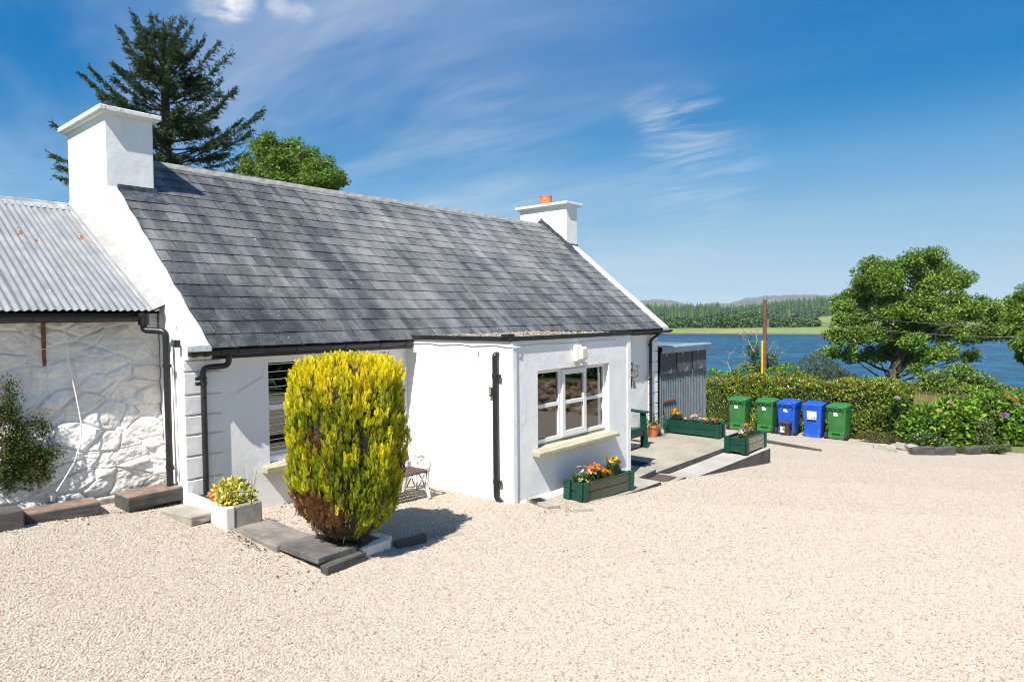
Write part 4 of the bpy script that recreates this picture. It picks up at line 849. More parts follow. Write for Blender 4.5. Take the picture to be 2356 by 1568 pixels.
def planter(loc, rz, L, Wd, H, front, label, tilt=0.0):
    """long side along local x, front face -y"""
    r_ = empty('planter_box', loc, rz, label, 'planter', 'green wooden planter boxes'); r_.rotation_euler = (0, tilt, rz); hh = (H - .05) / 2
    for k in range(2):
        z0 = .03 + k * (hh + .008); z1 = z0 + hh
        MB().box(-L / 2 + .05, L / 2 - .05, -Wd / 2 + .03, -Wd / 2 + .055, z0, z1).build('board', front, r_, bevel=.006, local=True); MB().box(-L / 2 + .05, L / 2 - .05, Wd / 2 - .055, Wd / 2 - .03, z0, z1).build('board', M_GREEN, r_, bevel=.006, local=True)
        for s_ in (-1, 1): MB().box(s_ * (L / 2 - .03) - .0125, s_ * (L / 2 - .03) + .0125, -Wd / 2 + .03, Wd / 2 - .03, z0, z1).build('board', M_GREEN, r_, bevel=.006, local=True)
        for sx in (-1, 1):
            for sy in (-1, 1):
                MB().box(sx * (L / 2 - .05) - .05, sx * (L / 2 - .05) + .05, sy * (Wd / 2 - .016) - .016, sy * (Wd / 2 - .016) + .016, z0 - .02, z1 + .012 * k).build('corner_block', M_GREEN, r_, bevel=.008, local=True)
                MB().box(sx * (L / 2 - .0) - .018, sx * (L / 2 - .0) + .018, sy * (Wd / 2 - .082) - .045, sy * (Wd / 2 - .082) + .045, z0 - .02, z1 + .012 * k).build('corner_block', M_GREEN, r_, bevel=.008, local=True)
    for sy in (-1, 1): MB().box(-L / 2 + .02, L / 2 - .02, sy * (Wd / 2 - .045) - .018, sy * (Wd / 2 - .045) + .018, H - .022, H - .002).build('rim', M_GREEN, r_, bevel=.005, local=True)
    MB().box(-L / 2 + .06, L / 2 - .06, -Wd / 2 + .06, Wd / 2 - .06, .06, H - .05).build('soil', M_SOIL, r_, local=True)
    return r_
planter((8.30, 5.42, -.165), R(-1), 1.32, .38, .31, M_OLIVE, 'green planter with daisies and orange flowers below the porch window', R(2.6))
planter((13.90, 5.40, -.362), R(-1), 1.06, .50, .34, M_BARE, 'green planter with bare wood front at the end of the concrete ramp')
planter((14.46, 6.84, -.283), R(90), 1.36, .38, .32, M_GREEN, 'long green planter with a yellow flower clump in front of the tin shed')

# ------------------------------------------------------------------ green bench on the patio
gb = empty('patio_bench', (11.4, 7.4, -.285), 0, 'dark green wooden bench with broad armrest on the concrete patio', 'bench')
for x in (10.35, 12.42):
    MB().prism([(6.93, -.285), (7.09, -.285), (7.10, .45), (6.99, .45)], 'x', x, x + .07).build('leg', M_GREEN, gb, bevel=.006); MB().prism([(7.62, -.285), (7.72, -.285), (7.80, .78), (7.72, .78)], 'x', x, x + .06).build('leg', M_GREEN, gb, bevel=.006)
    MB().prism([(6.94, .445), (6.92, .485), (7.76, .52), (7.76, .48)], 'x', x - .05, x + .12).build('armrest', M_GREEN, gb, bevel=.008); MB().prism([(7.0, -.02), (7.0, .12), (7.66, .04), (7.66, -.08)], 'x', x - .03, x - .002).build('side_rail', M_GREEN, gb, bevel=.006)
for y in (7.05, 7.17, 7.29, 7.41, 7.53): MB().box(10.36, 12.41, y - .05, y + .05, .135 - (y - 7) * .14, .160 - (y - 7) * .14).build('seat_slat', M_GREEN, gb, bevel=.006)
MB().box(10.36, 12.41, 6.985, 7.01, -.02, .13).build('front_rail', M_GREEN, gb, bevel=.006)
for x in np.arange(10.45, 12.35, .16): MB().obox((x, 7.70, .42), (.06, 0, 0), (0, .010, -.002), (0, .055, .38)).build('back_slat', M_GREEN, gb, bevel=.006)
cyl = MB().lathe([(.09, 0), (.10, .22), (.085, .26)], (0, 0, 0), 14).build('gas_cylinder', m_concrete('speckled_urn', (.35, .33, .30), 0, .6, 12), smooth=True); cyl.name = 'stone_urn'; cyl.location = (12.1, 7.55, -.284); tag(cyl, 'speckled grey urn under the green patio bench', 'urn')
# potted plant
pot = empty('potted_plant', (13.70, 7.50, -.285), 0, 'spiky green plant in a terracotta pot at the cottage corner', 'plant')
MB().lathe([(.115, 0), (.16, .21), (.178, .215), (.185, .275), (.165, .28), (.155, .25), (.02, .245)], (0, 0, 0), 24).build('pot', M_CLAY, pot, smooth=True, local=True)
def strap_leaves(n, L, w, c, spread, rng, base_z):
    parts = []
    for k in range(n):
        a = rng.uniform(0, 6.28); e = rng.uniform(.15, spread); l = L * rng.uniform(.6, 1.15); d = np.array([math.cos(a) * math.sin(e), math.sin(a) * math.sin(e), math.cos(e)]); P = []; p = np.array([rng.normal(0, .02), rng.normal(0, .02), base_z]); m = 7
        sd = np.array([-math.sin(a), math.cos(a), 0.])
        for i in range(m + 1):
            t = i / m; ww = w * (1 - t) ** .7 * (.6 + .8 * min(1, t * 4)) * .5; P += [p + sd * ww, p - sd * ww]; p = p + d * l / m; d = d + np.array([math.cos(a) * .05, math.sin(a) * .05, -.16 * e * 1.6]); d = d / np.linalg.norm(d)
        V = np.array(P); F_ = np.array([q for i in range(m) for q in ((2 * i, 2 * i + 1, 2 * i + 3), (2 * i, 2 * i + 3, 2 * i + 2))]); parts.append((V, F_, np.tile(np.array(c[rng.integers(len(c))]) * rng.uniform(.8, 1.2), (len(V), 1))))
    return join_np(parts)
V, F_, C_ = strap_leaves(26, .55, .035, [(.10, .20, .05), (.16, .26, .08), (.20, .28, .10)], 1.15, np.random.default_rng(4), .24); link('leaves', np_mesh('leaves', V, F_, C_), M_LEAF, pot, local=True)
block('stone_block', (14.02, 7.62, -.285), .30, .22, .16, R(12), M_STONEGREY, 'rough stone block beside the terracotta pot', 'block', jit=.03)

# ------------------------------------------------------------------ wheelie bins
def m_bin(name, c):
    t = NT(name); a = t.noise(4, 5, .6); oi = t.new('ShaderNodeObjectInfo'); f = t.noise(60, 3, .6)
    col = t.mix(t.rng(a, .3, .7), tuple(q * .85 for q in c), tuple(min(1, q * 1.12) for q in c)); dst = t.noise(7, 6, .7); col = t.mix(t.rng(dst, .52, .74, 0, .30), col, (.30, .29, .26)); t.col(col).set(Roughness=t.rng(dst, .4, .7, .40, .65)); t.bump(f, .12, .002); return t.m
M_BING = m_bin('bin_green_plastic', (.028, .16, .035)); M_BINB = m_bin('bin_blue_plastic', (.008, .085, .52)); M_BINBR = m_bin('brown_plastic', (.085, .035, .025)); M_TYRE = simple('tyre_rubber', (.018, .018, .018), .8, .2, 10)
def sticker_mat(name, kind):
    t = NT(name); s = t.new('ShaderNodeSeparateXYZ'); t.l.new(t.tc.outputs['Generated'], s.inputs[0]); u, v = s.outputs[1], s.outputs[2]
    ln = t.math('MULTIPLY', t.rng(t.noise(1, 4, .7, t.coord((1, 60, 90), kind='Generated')), .48, .56), 1.0); c = (.78, .78, .78)
    if kind == 'small': band = t.math('MULTIPLY', t.rng(v, .34, .36), t.rng(v, .58, .60, 1, 0)); band = t.math('MULTIPLY', band, t.math('MULTIPLY', t.rng(u, .34, .36), t.rng(u, .70, .72, 1, 0))); c = t.mix(t.math('MULTIPLY', band, t.math('MULTIPLY', ln, .8)), c, (.2, .2, .22))
    elif kind == 'big':
        top = t.math('MULTIPLY', t.rng(v, .74, .76), t.rng(v, .92, .94, 1, 0)); mid = t.math('MULTIPLY', t.rng(v, .34, .36), t.rng(v, .66, .68, 1, 0)); c = t.mix(t.math('MULTIPLY', top, t.math('MULTIPLY', ln, .9)), c, (.03, .08, .10)); c = t.mix(t.math('MULTIPLY', mid, t.math('MULTIPLY', ln, .45)), c, (.3, .45, .42))
        bar = t.math('MULTIPLY', t.rng(v, .06, .07), t.rng(v, .26, .27, 1, 0)); c = t.mix(bar, c, (.02, .13, .18)); c = t.mix(t.math('MULTIPLY', bar, t.rng(t.noise(1, 2, .5, t.coord((1, 16, 3), kind='Generated')), .5, .54)), c, (.6, .7, .7))
    else:
        g1 = t.math('MULTIPLY', t.rng(v, .3, .31), t.rng(v, .74, .75, 1, 0)); br = t.new('ShaderNodeTexBrick'); br.inputs['Scale'].default_value = 5; t.l.new(t.coord((1, 1, 1), (0, R(90), R(90)), 'Generated'), br.inputs['Vector'])
        c = t.mix(t.math('MULTIPLY', g1, t.rng(u, .60, .62, 1, 0)), c, t.mix(br.outputs[1], (.25, .50, .10), (.7, .7, .66))); c = t.mix(t.math('MULTIPLY', g1, t.math('MULTIPLY', t.rng(u, .70, .72), t.rng(u, .88, .9, 1, 0))), c, t.mix(br.outputs[1], (.55, .06, .12), (.7, .7, .7)))
        tb = t.math('MULTIPLY', t.rng(v, .84, .85), t.rng(v, .93, .94, 1, 0)); c = t.mix(t.math('MULTIPLY', tb, ln), c, (.15, .35, .1))
    t.col(c).set(Roughness=.5); return t.m
S_SMALL, S_BIG, S_FOOD = sticker_mat('small_label', 'small'), sticker_mat('large_label', 'big'), sticker_mat('food_label', 'food')
def frustum(mb, b, t_, z0, z1, r=.04):
    """rounded tapered box; b,t_=(x0,x1,y0,y1)"""
    def ring(q, z):
        x0, x1, y0, y1 = q; out = []
        for cx_, cy_, a0 in ((x1 - r, y1 - r, 0), (x0 + r, y1 - r, 90), (x0 + r, y0 + r, 180), (x1 - r, y0 + r, 270)):
            for k in range(4): a = R(a0 + k * 30); out.append((cx_ + r * math.cos(a), cy_ + r * math.sin(a), z))
        return out
    n = len(mb.v); m = 16; mb.v += ring(b, z0) + ring(t_, z1); mb.f.append(tuple(n + i for i in reversed(range(m)))); mb.f.append(tuple(n + m + i for i in range(m))); mb.f += [(n + i, n + (i + 1) % m, n + m + (i + 1) % m, n + m + i) for i in range(m)]
def make_bin(M, back=True):
    """local: visible face at -x, width along y. back=True shows hinge, handle and wheels at -x"""
    r_ = empty('wheelie_bin'); mb = MB(); frustum(mb, (.05, .54, -.235, .235), (-.02, .66, -.285, .285), .05, .93); mb.build('body', M, r_, smooth=True, local=True); mb = MB(); frustum(mb, (-.030, .668, -.293, .293), (-.036, .672, -.297, .297), .865, .925, .045); mb.build('rim', M, r_, smooth=True, local=True); mb = MB()
    for yy in (-.17, 0, .17): mb.obox((.012, yy, .50), (.004, 0, .0003), (0, .010, 0), (-.014, 0, .20))
    mb.build('rib', M, r_, local=True)
    mb = MB(); frustum(mb, (-.05, .69, -.30, .30), (-.055, .70, -.305, .305), .93, .975, .05); frustum(mb, (-.05, .69, -.295, .295), (.10, .52, -.20, .20), .975, 1.035, .05); mb.build('lid', M, r_, smooth=True, local=True)
    if back:
        mb = MB(); mb.tube([(-.085, -.26, .945), (-.085, .26, .945)], .016, 8)
        for y in (-.22, -.07, .07, .22): mb.obox((-.05, y, .90), (.035, 0, .04), (0, .012, 0), (-.012, 0, .014))
        mb.build('handle', M, r_, smooth=True, local=True)
        mb = MB(); mb.box(-.005, .06, -.235, -.11, .05, .24); mb.box(-.005, .06, .11, .235, .05, .24); mb.box(-.002, .06, -.11, .11, .20, .25); mb.box(.0, .06, -.11, .11, .05, .12); mb.build('axle_housing', M, r_, local=True, bevel=.008)
        MB().box(.062, .07, -.11, .11, .12, .20).build('axle_recess', M_TYRE, r_, local=True); mb = MB(); mb.tube([(.02, -.30, .10), (.02, .30, .10)], .012, 8); mb.build('axle', M_LEAD, r_, local=True)
        for s_ in (-1, 1):
            mb = MB(); mb.tube([(.01, s_ * .250, .105), (.01, s_ * .325, .105)], .108, 20); w = mb.build('wheel', M_TYRE, r_, smooth=True, local=True); m2 = MB(); m2.tube([(.01, s_ * .32, .105), (.01, s_ * .335, .105)], .06, 16); m2.build('hub', M_BLACK, w)
    else:
        mb = MB(); mb.box(-.06, -.03, -.12, .12, .965, .99); mb.build('lid_grip', M, r_, local=True, bevel=.006)
        MB().box(.04, .08, -.232, .232, .0, .1).build('foot', M, r_, local=True)
    return r_
bg = make_bin(M_BING); bb = make_bin(M_BINB); bf = make_bin(M_BINB, False)
BINS = [(bg, 21.40, 8.62, 1.5, 'green wheelie bin at the left end of the row, nearest the tin shed', 'green'), (bg, 21.80, 7.86, -1, 'second green wheelie bin from the tin shed, beside a blue bin', 'green'), (bb, 21.78, 7.16, 1, 'blue wheelie bin with the small brown caddy in front of it', 'blue'), (bf, 21.72, 6.36, 3, 'blue wheelie bin turned forward with a large white printed label', 'blue'), (bg, 21.90, 5.70, -2, 'green wheelie bin at the right end of the row', 'green')]
used = set()
for k, (proto, x, y, a, lb, c) in enumerate(BINS):
    o = proto if id(proto) not in used else copy_tree(proto); used.add(id(proto)); o.location = (x, y, g(x + .3, y) + .0); o.rotation_euler = (0, R(-1), R(a)); o.scale = (1, 1, 1.075); tag(o, lb, 'wheelie bin', 'wheelie bins in front of the hedge')
    if k != 3:
        mb = MB(); j = [random.uniform(-.012, .012) for _ in range(8)]; mb.poly([(.0 - .012, -.05 + j[0] - .05 * 0 + .0, .70 + j[1]), (-.012, .07 + j[2], .70 + j[3]), (-.016, .075 + j[4], .79 + j[5]), (-.016, -.055 + j[6], .79 + j[7])]); s_ = mb.build('sticker', S_SMALL, o, local=True)
    else: MB().box(-.006, -.001, -.15, .13, .56, .80).build('sticker', S_BIG, o, local=True).rotation_euler = (0, R(-4.6), 0)
o = [q for q in bpy.data.objects if q.name.startswith('sticker')]
for q in bpy.data.objects:
    if q.name.startswith('sticker') and q.data.materials[0] == S_BIG: q.location.x = .002 + .058 * 0 - .0
cad = empty('food_caddy', (21.42, 7.10, g(21.5, 7.1)), R(-4), 'small brown food waste caddy with a colourful label', 'caddy')
mb = MB(); frustum(mb, (.02, .26, -.115, .115), (-.01, .28, -.14, .14), 0, .36, .03); mb.build('body', M_BINBR, cad, smooth=True, local=True); mb = MB(); frustum(mb, (-.03, .30, -.155, .155), (-.02, .29, -.145, .145), .36, .41, .03); mb.tube([(-.035, -.1, .40), (-.035, .17, .41), (.02, .19, .42)], .012, 6); mb.build('lid', M_BINBR, cad, smooth=True, local=True)
mb = MB(); mb.tube([(-.03, .05, .37), (-.06, .0, .24), (-.06, -.08, .15), (-.03, -.15, .13), (.1, -.17, .18)], .009, 6); mb.build('carry_handle', M_BLACK, cad, smooth=True, local=True)
MB().box(-.004, -.0005, -.02, .11, .10, .29).build('sticker', S_FOOD, cad, local=True).rotation_euler = (0, R(-4.8), 0)
# ------------------------------------------------------------------ vegetation
def blob_leaves(cs, n, L, Wd, pal, w=None, rng=RNG, up=.35, shell=(.55, 1.05), out=.7, rnd=.8, var=.16, zfloor=None):
    """leaves through a set of ellipsoids cs=[(centre, radii)], denser to the outside"""
    vol = np.array([(r[0] * r[1] * r[2]) ** (2 / 3) for _, r in cs]); cnt = np.maximum(8, (n * vol / vol.sum())).astype(int); parts = []
    for (c, r), m in zip(cs, cnt):
        d = rand_dirs(m, rng); k = shell[0] + (shell[1] - shell[0]) * rng.random((m, 1)) ** .6; P = np.array(c) + d * np.array(r) * k
        if zfloor is not None: P[:, 2] = np.maximum(P[:, 2], zfloor)
        D = d * out + rand_dirs(m, rng) * rnd + np.array([0, 0, up]); N = d + np.array([0, 0, .6]) + rand_dirs(m, rng) * .6
        parts.append(leaves(P, D, N, L * rng.uniform(.65, 1.3, m), Wd * rng.uniform(.7, 1.25, m), pick_cols(m, pal, w, var, rng)))
    return join_np(parts)
def plant(name, label, cat, loc, parts, group=None):
    """parts: list of (name, (V,F,C) world coords, material, stuff?)"""
    r_ = empty(name, loc, 0, label, cat, group)
    for nm, d, m, *k in parts:
        o = link(nm, d if not isinstance(d, tuple) else np_mesh(nm, *d), m, r_)
        if k: tag(o, kind='stuff')
    return r_

# golden clipped conifer
BC = np.array([4.0, 5.66]); PROF = [(0.261, 0.075), (0.354, 0.274), (0.541, 0.452), (0.896, 0.538), (1.335, 0.565), (1.709, 0.56), (1.905, 0.546), (2.008, 0.495), (2.073, 0.392), (2.106, 0.187), (2.115, 0.019)]
def conifer():
    rng = np.random.default_rng(21); n = 12500; zs = np.array([p[0] for p in PROF]); rsv = np.array([p[1] for p in PROF])
    s = np.concatenate([[0], np.cumsum(np.hypot(np.diff(zs), np.diff(rsv)) * (rsv[1:] + rsv[:-1]))]); u = rng.random(n) * s[-1]; z = np.interp(u, s, zs); r0 = np.interp(u, s, rsv); a = rng.uniform(0, 2 * math.pi, n)
    slope_ = np.gradient(rsv, zs); nz = -np.interp(z, zs, slope_).clip(-3, 3); od = unit(np.stack([np.cos(a), np.sin(a), nz], 1))
    cl_ = np.array([noise.noise(Vector((math.cos(q) * 5.5, math.sin(q) * 5.5, w_ * 3.2))) + .7 * noise.noise(Vector((math.cos(q) * 13, math.sin(q) * 13, w_ * 6))) for q, w_ in zip(a, z)]); ridge = 1 + .030 * np.sin(a * 7 + 1.2 * np.sin(z * 3)) + .065 * cl_
    camd = unit(np.array([[-4.0, -5.66, 0]]))[0]; face = np.cos(a) * camd[0] + np.sin(a) * camd[1]; side = np.cos(a) * -camd[1] + np.sin(a) * camd[0]   # side>0 : to viewer's right is negative
    P0 = np.stack([BC[0] + r0 * np.cos(a), BC[1] + r0 * np.sin(a), z], 1)
    nzv = np.array([noise.noise(Vector(p * 2.6)) + .5 * noise.noise(Vector(p * 7)) for p in P0])
    sd = np.cos(a) * RT.x + np.sin(a) * RT.y
    brown = nzv + 1.25 * sst(1.15, .48, z) * sst(.6, -.2, sd) + .62 * np.exp(-((sd + .40 + .22 * (z - 1.1)) / .19) ** 2) * sst(2.0, 1.3, z) - .40
    gone = brown > .28
    P = P0 + od * ((ridge - 1) * r0 * 2)[:, None] - od * (.018 + rng.random(n) ** 2 * .07)[:, None] - od * (gone * rng.uniform(.0, .035, n))[:, None]
    yellow = sst(1.5, 2.08, z) * .62 + .22 * nzv + .55 * cl_ + rng.normal(0, .17, n) + .12
    gold = np.array([.82, .66, .012]); lime = np.array([.54, .54, .012]); green = np.array([.13, .21, .010]); br = np.array([.17, .075, .03]); tan = np.array([.42, .22, .05])
    t = np.clip(yellow, 0, 1)[:, None]; c = np.where(t > .5, lime + (gold - lime) * (t - .5) * 2, green + (lime - green) * t * 2)
    bb_ = br + (tan - br) * (rng.random((n, 1)) < .16); c = np.where((brown + rng.normal(0, .10, n) > .28)[:, None], bb_, c) * (1 + .12 * rng.normal(size=(n, 1)))
    parts = []; D0 = unit(od * rng.uniform(.05, .45, (n, 1)) + np.array([0, 0, 1.0]) + rand_dirs(n, rng) * .26); S0 = unit(np.cross(D0, rand_dirs(n, rng))); ln = rng.uniform(.040, .088, n) * np.where(brown > .28, 1.15, 1.0); m = 8
    tipc = np.where((brown > .28)[:, None], c * 1.1, c + (gold - c) * np.clip(.25 + .5 * t, 0, .75))
    for k in range(m):
        f = k / (m - 1); ck = c + (tipc - c) * f ** 1.5
        for sg in (-1, 1):
            parts.append(leaves(P + D0 * (ln * f)[:, None], D0 * .75 + S0 * sg * (.85 - .45 * f) + rand_dirs(n, rng) * .15, np.cross(D0, S0) + rand_dirs(n, rng) * .3, ln * (.48 - .24 * f), .0082, ck * rng.uniform(.85, 1.15, (n, 1)), .2))
    sh = rng.choice(np.where(z > 1.85)[0], 260); q_ = len(sh); parts.append(leaves(P[sh], np.array([0, 0, 1.]) + rand_dirs(q_, rng) * .25, od[sh], rng.uniform(.06, .13, q_), .012, np.tile(np.array([[.80, .64, .02]]), (q_, 1)), .3))
    return join_np(parts)
core = MB().lathe([(r_ * .86, z_) for z_, r_ in PROF], (BC[0], BC[1], 0), 28)
con = empty('clipped_conifer', (BC[0], BC[1], .26), 0, 'golden clipped conifer with brown dead patches in front of the cottage window', 'conifer')
tag(link('foliage', np_mesh('foliage', *conifer()), m_leaf('golden_scale_leaf', .55, .25), con), kind='stuff')
core.build('inner_core', simple('brown_core', (.05, .032, .018), .95, .5, 25, 1.0, 40, .03), con, smooth=True)  # solid dark core added to block light and view through the foliage
mb = MB()
for k in range(7): a = k * .9; mb.tube([(BC[0] + .05 * math.cos(a), BC[1] + .05 * math.sin(a), .22), (BC[0] + .12 * math.cos(a), BC[1] + .12 * math.sin(a), .38), (BC[0] + .26 * math.cos(a), BC[1] + .26 * math.sin(a), .62)], [.035, .026, .014], 7)
for k in range(40):
    a = random.uniform(-2.9, -1.2); z = random.uniform(.3, .9); r_ = float(np.interp(z, [p[0] for p in PROF], [p[1] for p in PROF])); p = Vector((BC[0] + r_ * .85 * math.cos(a), BC[1] + r_ * .85 * math.sin(a), z)); q = p + Vector((math.cos(a) * .12, math.sin(a) * .12, random.uniform(-.05, .08))); mb.tube([p, (p + q) / 2 + Vector((0, 0, .02)), q], [.005, .004, .002], 5)
mb.build('stems', M_BARK, con, smooth=True)

# planting in the trough
rng = np.random.default_rng(3)
V = blob_leaves([((3.545, 7.16, .60), (.16, .17, .13)), ((3.50, 7.30, .58), (.12, .12, .10)), ((3.62, 7.05, .57), (.11, .09, .10)), ((3.44, 7.08, .55), (.08, .10, .08))], 620, .058, .034, [(.58, .50, .06), (.66, .60, .20), (.20, .30, .04), (.62, .52, .04)], [.35, .25, .2, .2], rng)
vp = plant('variegated_shrub', 'yellow variegated shrub growing in the white trough', 'shrub', (3.53, 7.16, .46), [('leaves', V, M_GLOSSLEAF)])
MB().lathe([(.08, 0), (.10, .10), (.112, .105), (.115, .135), (.10, .135)], (3.47, 7.34, .45), 18).build('pot', M_CLAY, vp, smooth=True)
mb = MB()
for k in range(16):
    a = random.uniform(0, 6.28); b = Vector((3.60 + .12 * math.cos(a), 7.10 + .1 * math.sin(a), .48)); mb.tube([b, b + Vector((.03 * math.cos(a), .03 * math.sin(a), .16)), b + Vector((.06 * math.cos(a), .06 * math.sin(a), random.uniform(.24, .36)))], .0025, 4)
mb.tube([(3.50, 7.5, .46), (3.505, 7.5, .75), (3.50, 7.5, 1.0)], .004, 5); mb.build('twigs', M_DEADTWIG, vp)

# climbing cotoneaster on the outbuilding
def wallpt(zx, zy, yy=8.47):
    v = FW + RT * (((zx / 2.702) * .57520 - 1178) / 1532.1) - UP * (((1500 + zy / 2.702) * .57520 - 784) / 1532.1); p = v * (yy / v.y); return Vector((p.x, p.y, p.z + EYE))
ST = [[(90, 60), (110, 300), (150, 520), (180, 800), (60, 930)], [(180, 560), (300, 520), (430, 490), (475, 560), (460, 650)], [(130, 580), (230, 620), (320, 650)], [(-60, 880), (200, 830), (400, 790), (560, 830), (660, 820)], [(250, 880), (400, 920), (560, 955)], [(150, 990), (330, 930), (450, 960), (480, 1080), (520, 1120)], [(-60, 990), (150, 1080), (260, 1130), (400, 1190)], [(60, 1080), (100, 1270)], [(-60, 340), (60, 380), (120, 450)], [(-60, 600), (60, 690), (300, 700)], [(-50, 760), (150, 780), (350, 860)], [(-50, 1100), (60, 1120)], [(-60, 480), (90, 470)], [(100, 880), (330, 850), (520, 880)], [(-50, 930), (200, 960), (300, 1010)]]
mb = MB(); parts = []; rng = np.random.default_rng(9)
for s_ in ST:
    pts = [wallpt(*q, 8.47 - random.uniform(0, .05)) for q in s_]; mb.tube(pts, [.007] * (len(pts) - 1) + [.002], 5)
    for a, b in zip(pts, pts[1:]):
        m = int((b - a).length * 1500); t = rng.random((m, 1)); P = np.array(a) * (1 - t) + np.array(b) * t + rng.normal(0, 1, (m, 3)) * np.array([.046, .022, .046]); P[:, 1] = np.minimum(P[:, 1], 8.50)
        D = rand_dirs(m, rng) + np.array([0, -.5, 0]); parts.append(leaves(P, D, rand_dirs(m, rng) + np.array([-.3, -.6, .5]), rng.uniform(.020, .036, m), rng.uniform(.012, .020, m), pick_cols(m, [(.10, .17, .025), (.06, .10, .02), (.20, .10, .03), (.15, .20, .03)], [.38, .3, .17, .15], .15, rng)))
cl = plant('climbing_plant', 'cotoneaster with small reddish-green leaves climbing the whitewashed wall', 'climber', (1.8, 8.45, .5), [('foliage', join_np(parts), M_LEAF, 1)]); mb.build('branches', M_BARK, cl)
cl.children[0]

# flowers in the planters
def flower_mesh(name, petal, centre, r, n, cup=.15, rr=None):
    parts = []; a = np.arange(n) * 2 * math.pi / n; D = np.stack([np.cos(a), np.sin(a), np.full(n, cup)], 1)
    v, f, c = leaves(D * r * .12, D, np.tile([[0, 0, 1.]], (n, 1)), r, r * 3.6 / n * 1.6, np.tile(np.array([petal]), (n, 1)), -.1); parts.append((v, f, c))
    mb = MB().ball((0, 0, r * .10), (r * .28, r * .28, r * .14), 1); V = np.array(mb.v); parts.append((V, np.array(mb.f), np.tile(np.array([centre]), (len(V), 1))))
    return np_mesh(name, *join_np(parts))
FL = {'white': flower_mesh('flower', (.80, .79, .72), (.75, .50, .03), .042, 11), 'yellow': flower_mesh('flower', (.80, .50, .015), (.55, .25, .01), .046, 12), 'orange': flower_mesh('flower', (.78, .22, .015), (.30, .08, .01), .042, 12), 'red': flower_mesh('flower', (.68, .08, .012), (.75, .5, .03), .042, 6, .05), 'pink': flower_mesh('flower', (.72, .35, .42), (.7, .5, .1), .036, 5, .3), 'cream': flower_mesh('flower', (.80, .74, .52), (.75, .55, .05), .036, 5, .3), 'violet': flower_mesh('flower', (.12, .05, .22), (.7, .5, .1), .032, 5, .3), 'palew': flower_mesh('flower', (.80, .74, .68), (.5, .25, .05), .046, 6, .5)}
def bedding(loc, kinds, nf, h, rad, nl, leafL, leafW, pal, label, up=1.0, strap=False):
    rng = np.random.default_rng(int(loc[0] * 977 + loc[1] * 131) % 100000); r_ = empty('bedding_plant', loc, 0, label, 'flower', 'bedding plants in the green planters')
    a = rng.uniform(0, 6.28, nl); rr = rad * np.sqrt(rng.random(nl)) * .6; P = np.stack([rr * np.cos(a), rr * np.sin(a), rng.random(nl) * h * .35], 1); D = np.stack([np.cos(a) * rng.uniform(.3, 1, nl), np.sin(a) * rng.uniform(.3, 1, nl), up * rng.uniform(.4, 1.2, nl)], 1)
    v, f, c = leaves(P, D, np.tile([[0, 0, 1.]], (nl, 1)) + rand_dirs(nl, rng) * .4, leafL * rng.uniform(.6, 1.2, nl), leafW, pick_cols(nl, pal, None, .15, rng)); link('leaves', np_mesh('leaves', v, f, c), M_LEAF, r_, local=True)
    st_ = MB(); 
    for k in range(nf):
        aa = rng.uniform(0, 6.28); q = rad * math.sqrt(rng.random()) * .85; p = Vector((q * math.cos(aa), q * math.sin(aa), h * rng.uniform(.75, 1.1))); st_.tube([(p.x * .3, p.y * .3, 0), (p.x * .7, p.y * .7, p.z * .6), p], .003, 4)
        o = link('flower', FL[kinds[k % len(kinds)]], M_PETAL, r_, local=True); o.location = p; o.rotation_euler = (rng.normal(0, .45) + .25, rng.normal(0, .4) - .30, rng.uniform(0, 6)); s_ = rng.uniform(.85, 1.2); o.scale = (s_, s_, s_)
    if nf: st_.build('stems', M_LEAF if 0 else simple('stem', (.12, .2, .05), .7), r_, local=True)
    return r_
GP = [(.09, .17, .03), (.13, .22, .04), (.06, .12, .03)]; YG = [(.20, .28, .03), (.14, .22, .03)]; GG = [(.14, .19, .09), (.10, .15, .06)]
z1 = lambda x: -.165 - math.tan(R(2.6)) * (x - 8.30) + .255
for x, y, kinds, nf, h, rad, nl, lL, lW, pal, lb in [
    (7.78, 5.44, ('white',), 4, .24, .12, 110, .12, .022, GP, 'white daisies at the left end of the porch planter'),
    (7.80, 5.33, ('cream', 'violet'), 4, .08, .11, 120, .05, .02, YG, 'low pale violas spilling over the left corner of the porch planter'),
    (8.02, 5.42, ('palew', 'palew', 'red'), 6, .15, .10, 120, .07, .03, GP, 'white pansies in the middle of the porch planter'),
    (8.22, 5.48, ('orange',), 13, .21, .13, 150, .13, .02, GP, 'cluster of orange gazanias in the porch planter'),
    (8.45, 5.40, ('red', 'orange'), 5, .10, .09, 40, .10, .055, YG, 'red and orange primrose with lime leaves in the porch planter'),
    (8.70, 5.46, ('yellow',), 12, .27, .13, 200, .17, .014, GG, 'tall yellow gazanias at the right end of the porch planter')]:
    bedding((x, y, z1(x)), kinds, nf, h, rad, nl, lL, lW, pal, lb)
for x, y, kinds, nf, h, rad, nl, lL, lW, pal, lb in [
    (13.66, 5.36, ('palew', 'palew', 'pink'), 7, .13, .13, 80, .06, .03, YG, 'white pansies at the left end of the ramp planter'),
    (13.88, 5.42, ('pink', 'violet', 'pink'), 6, .16, .10, 140, .16, .010, GG, 'pink violas among grassy leaves in the ramp planter'),
    (14.16, 5.44, ('yellow', 'orange', 'cream', 'red'), 10, .20, .15, 150, .08, .03, YG, 'yellow and orange mixed flowers at the right end of the ramp planter')]:
    bedding((x, y, -.075), kinds, nf, h, rad, nl, lL, lW, pal, lb)
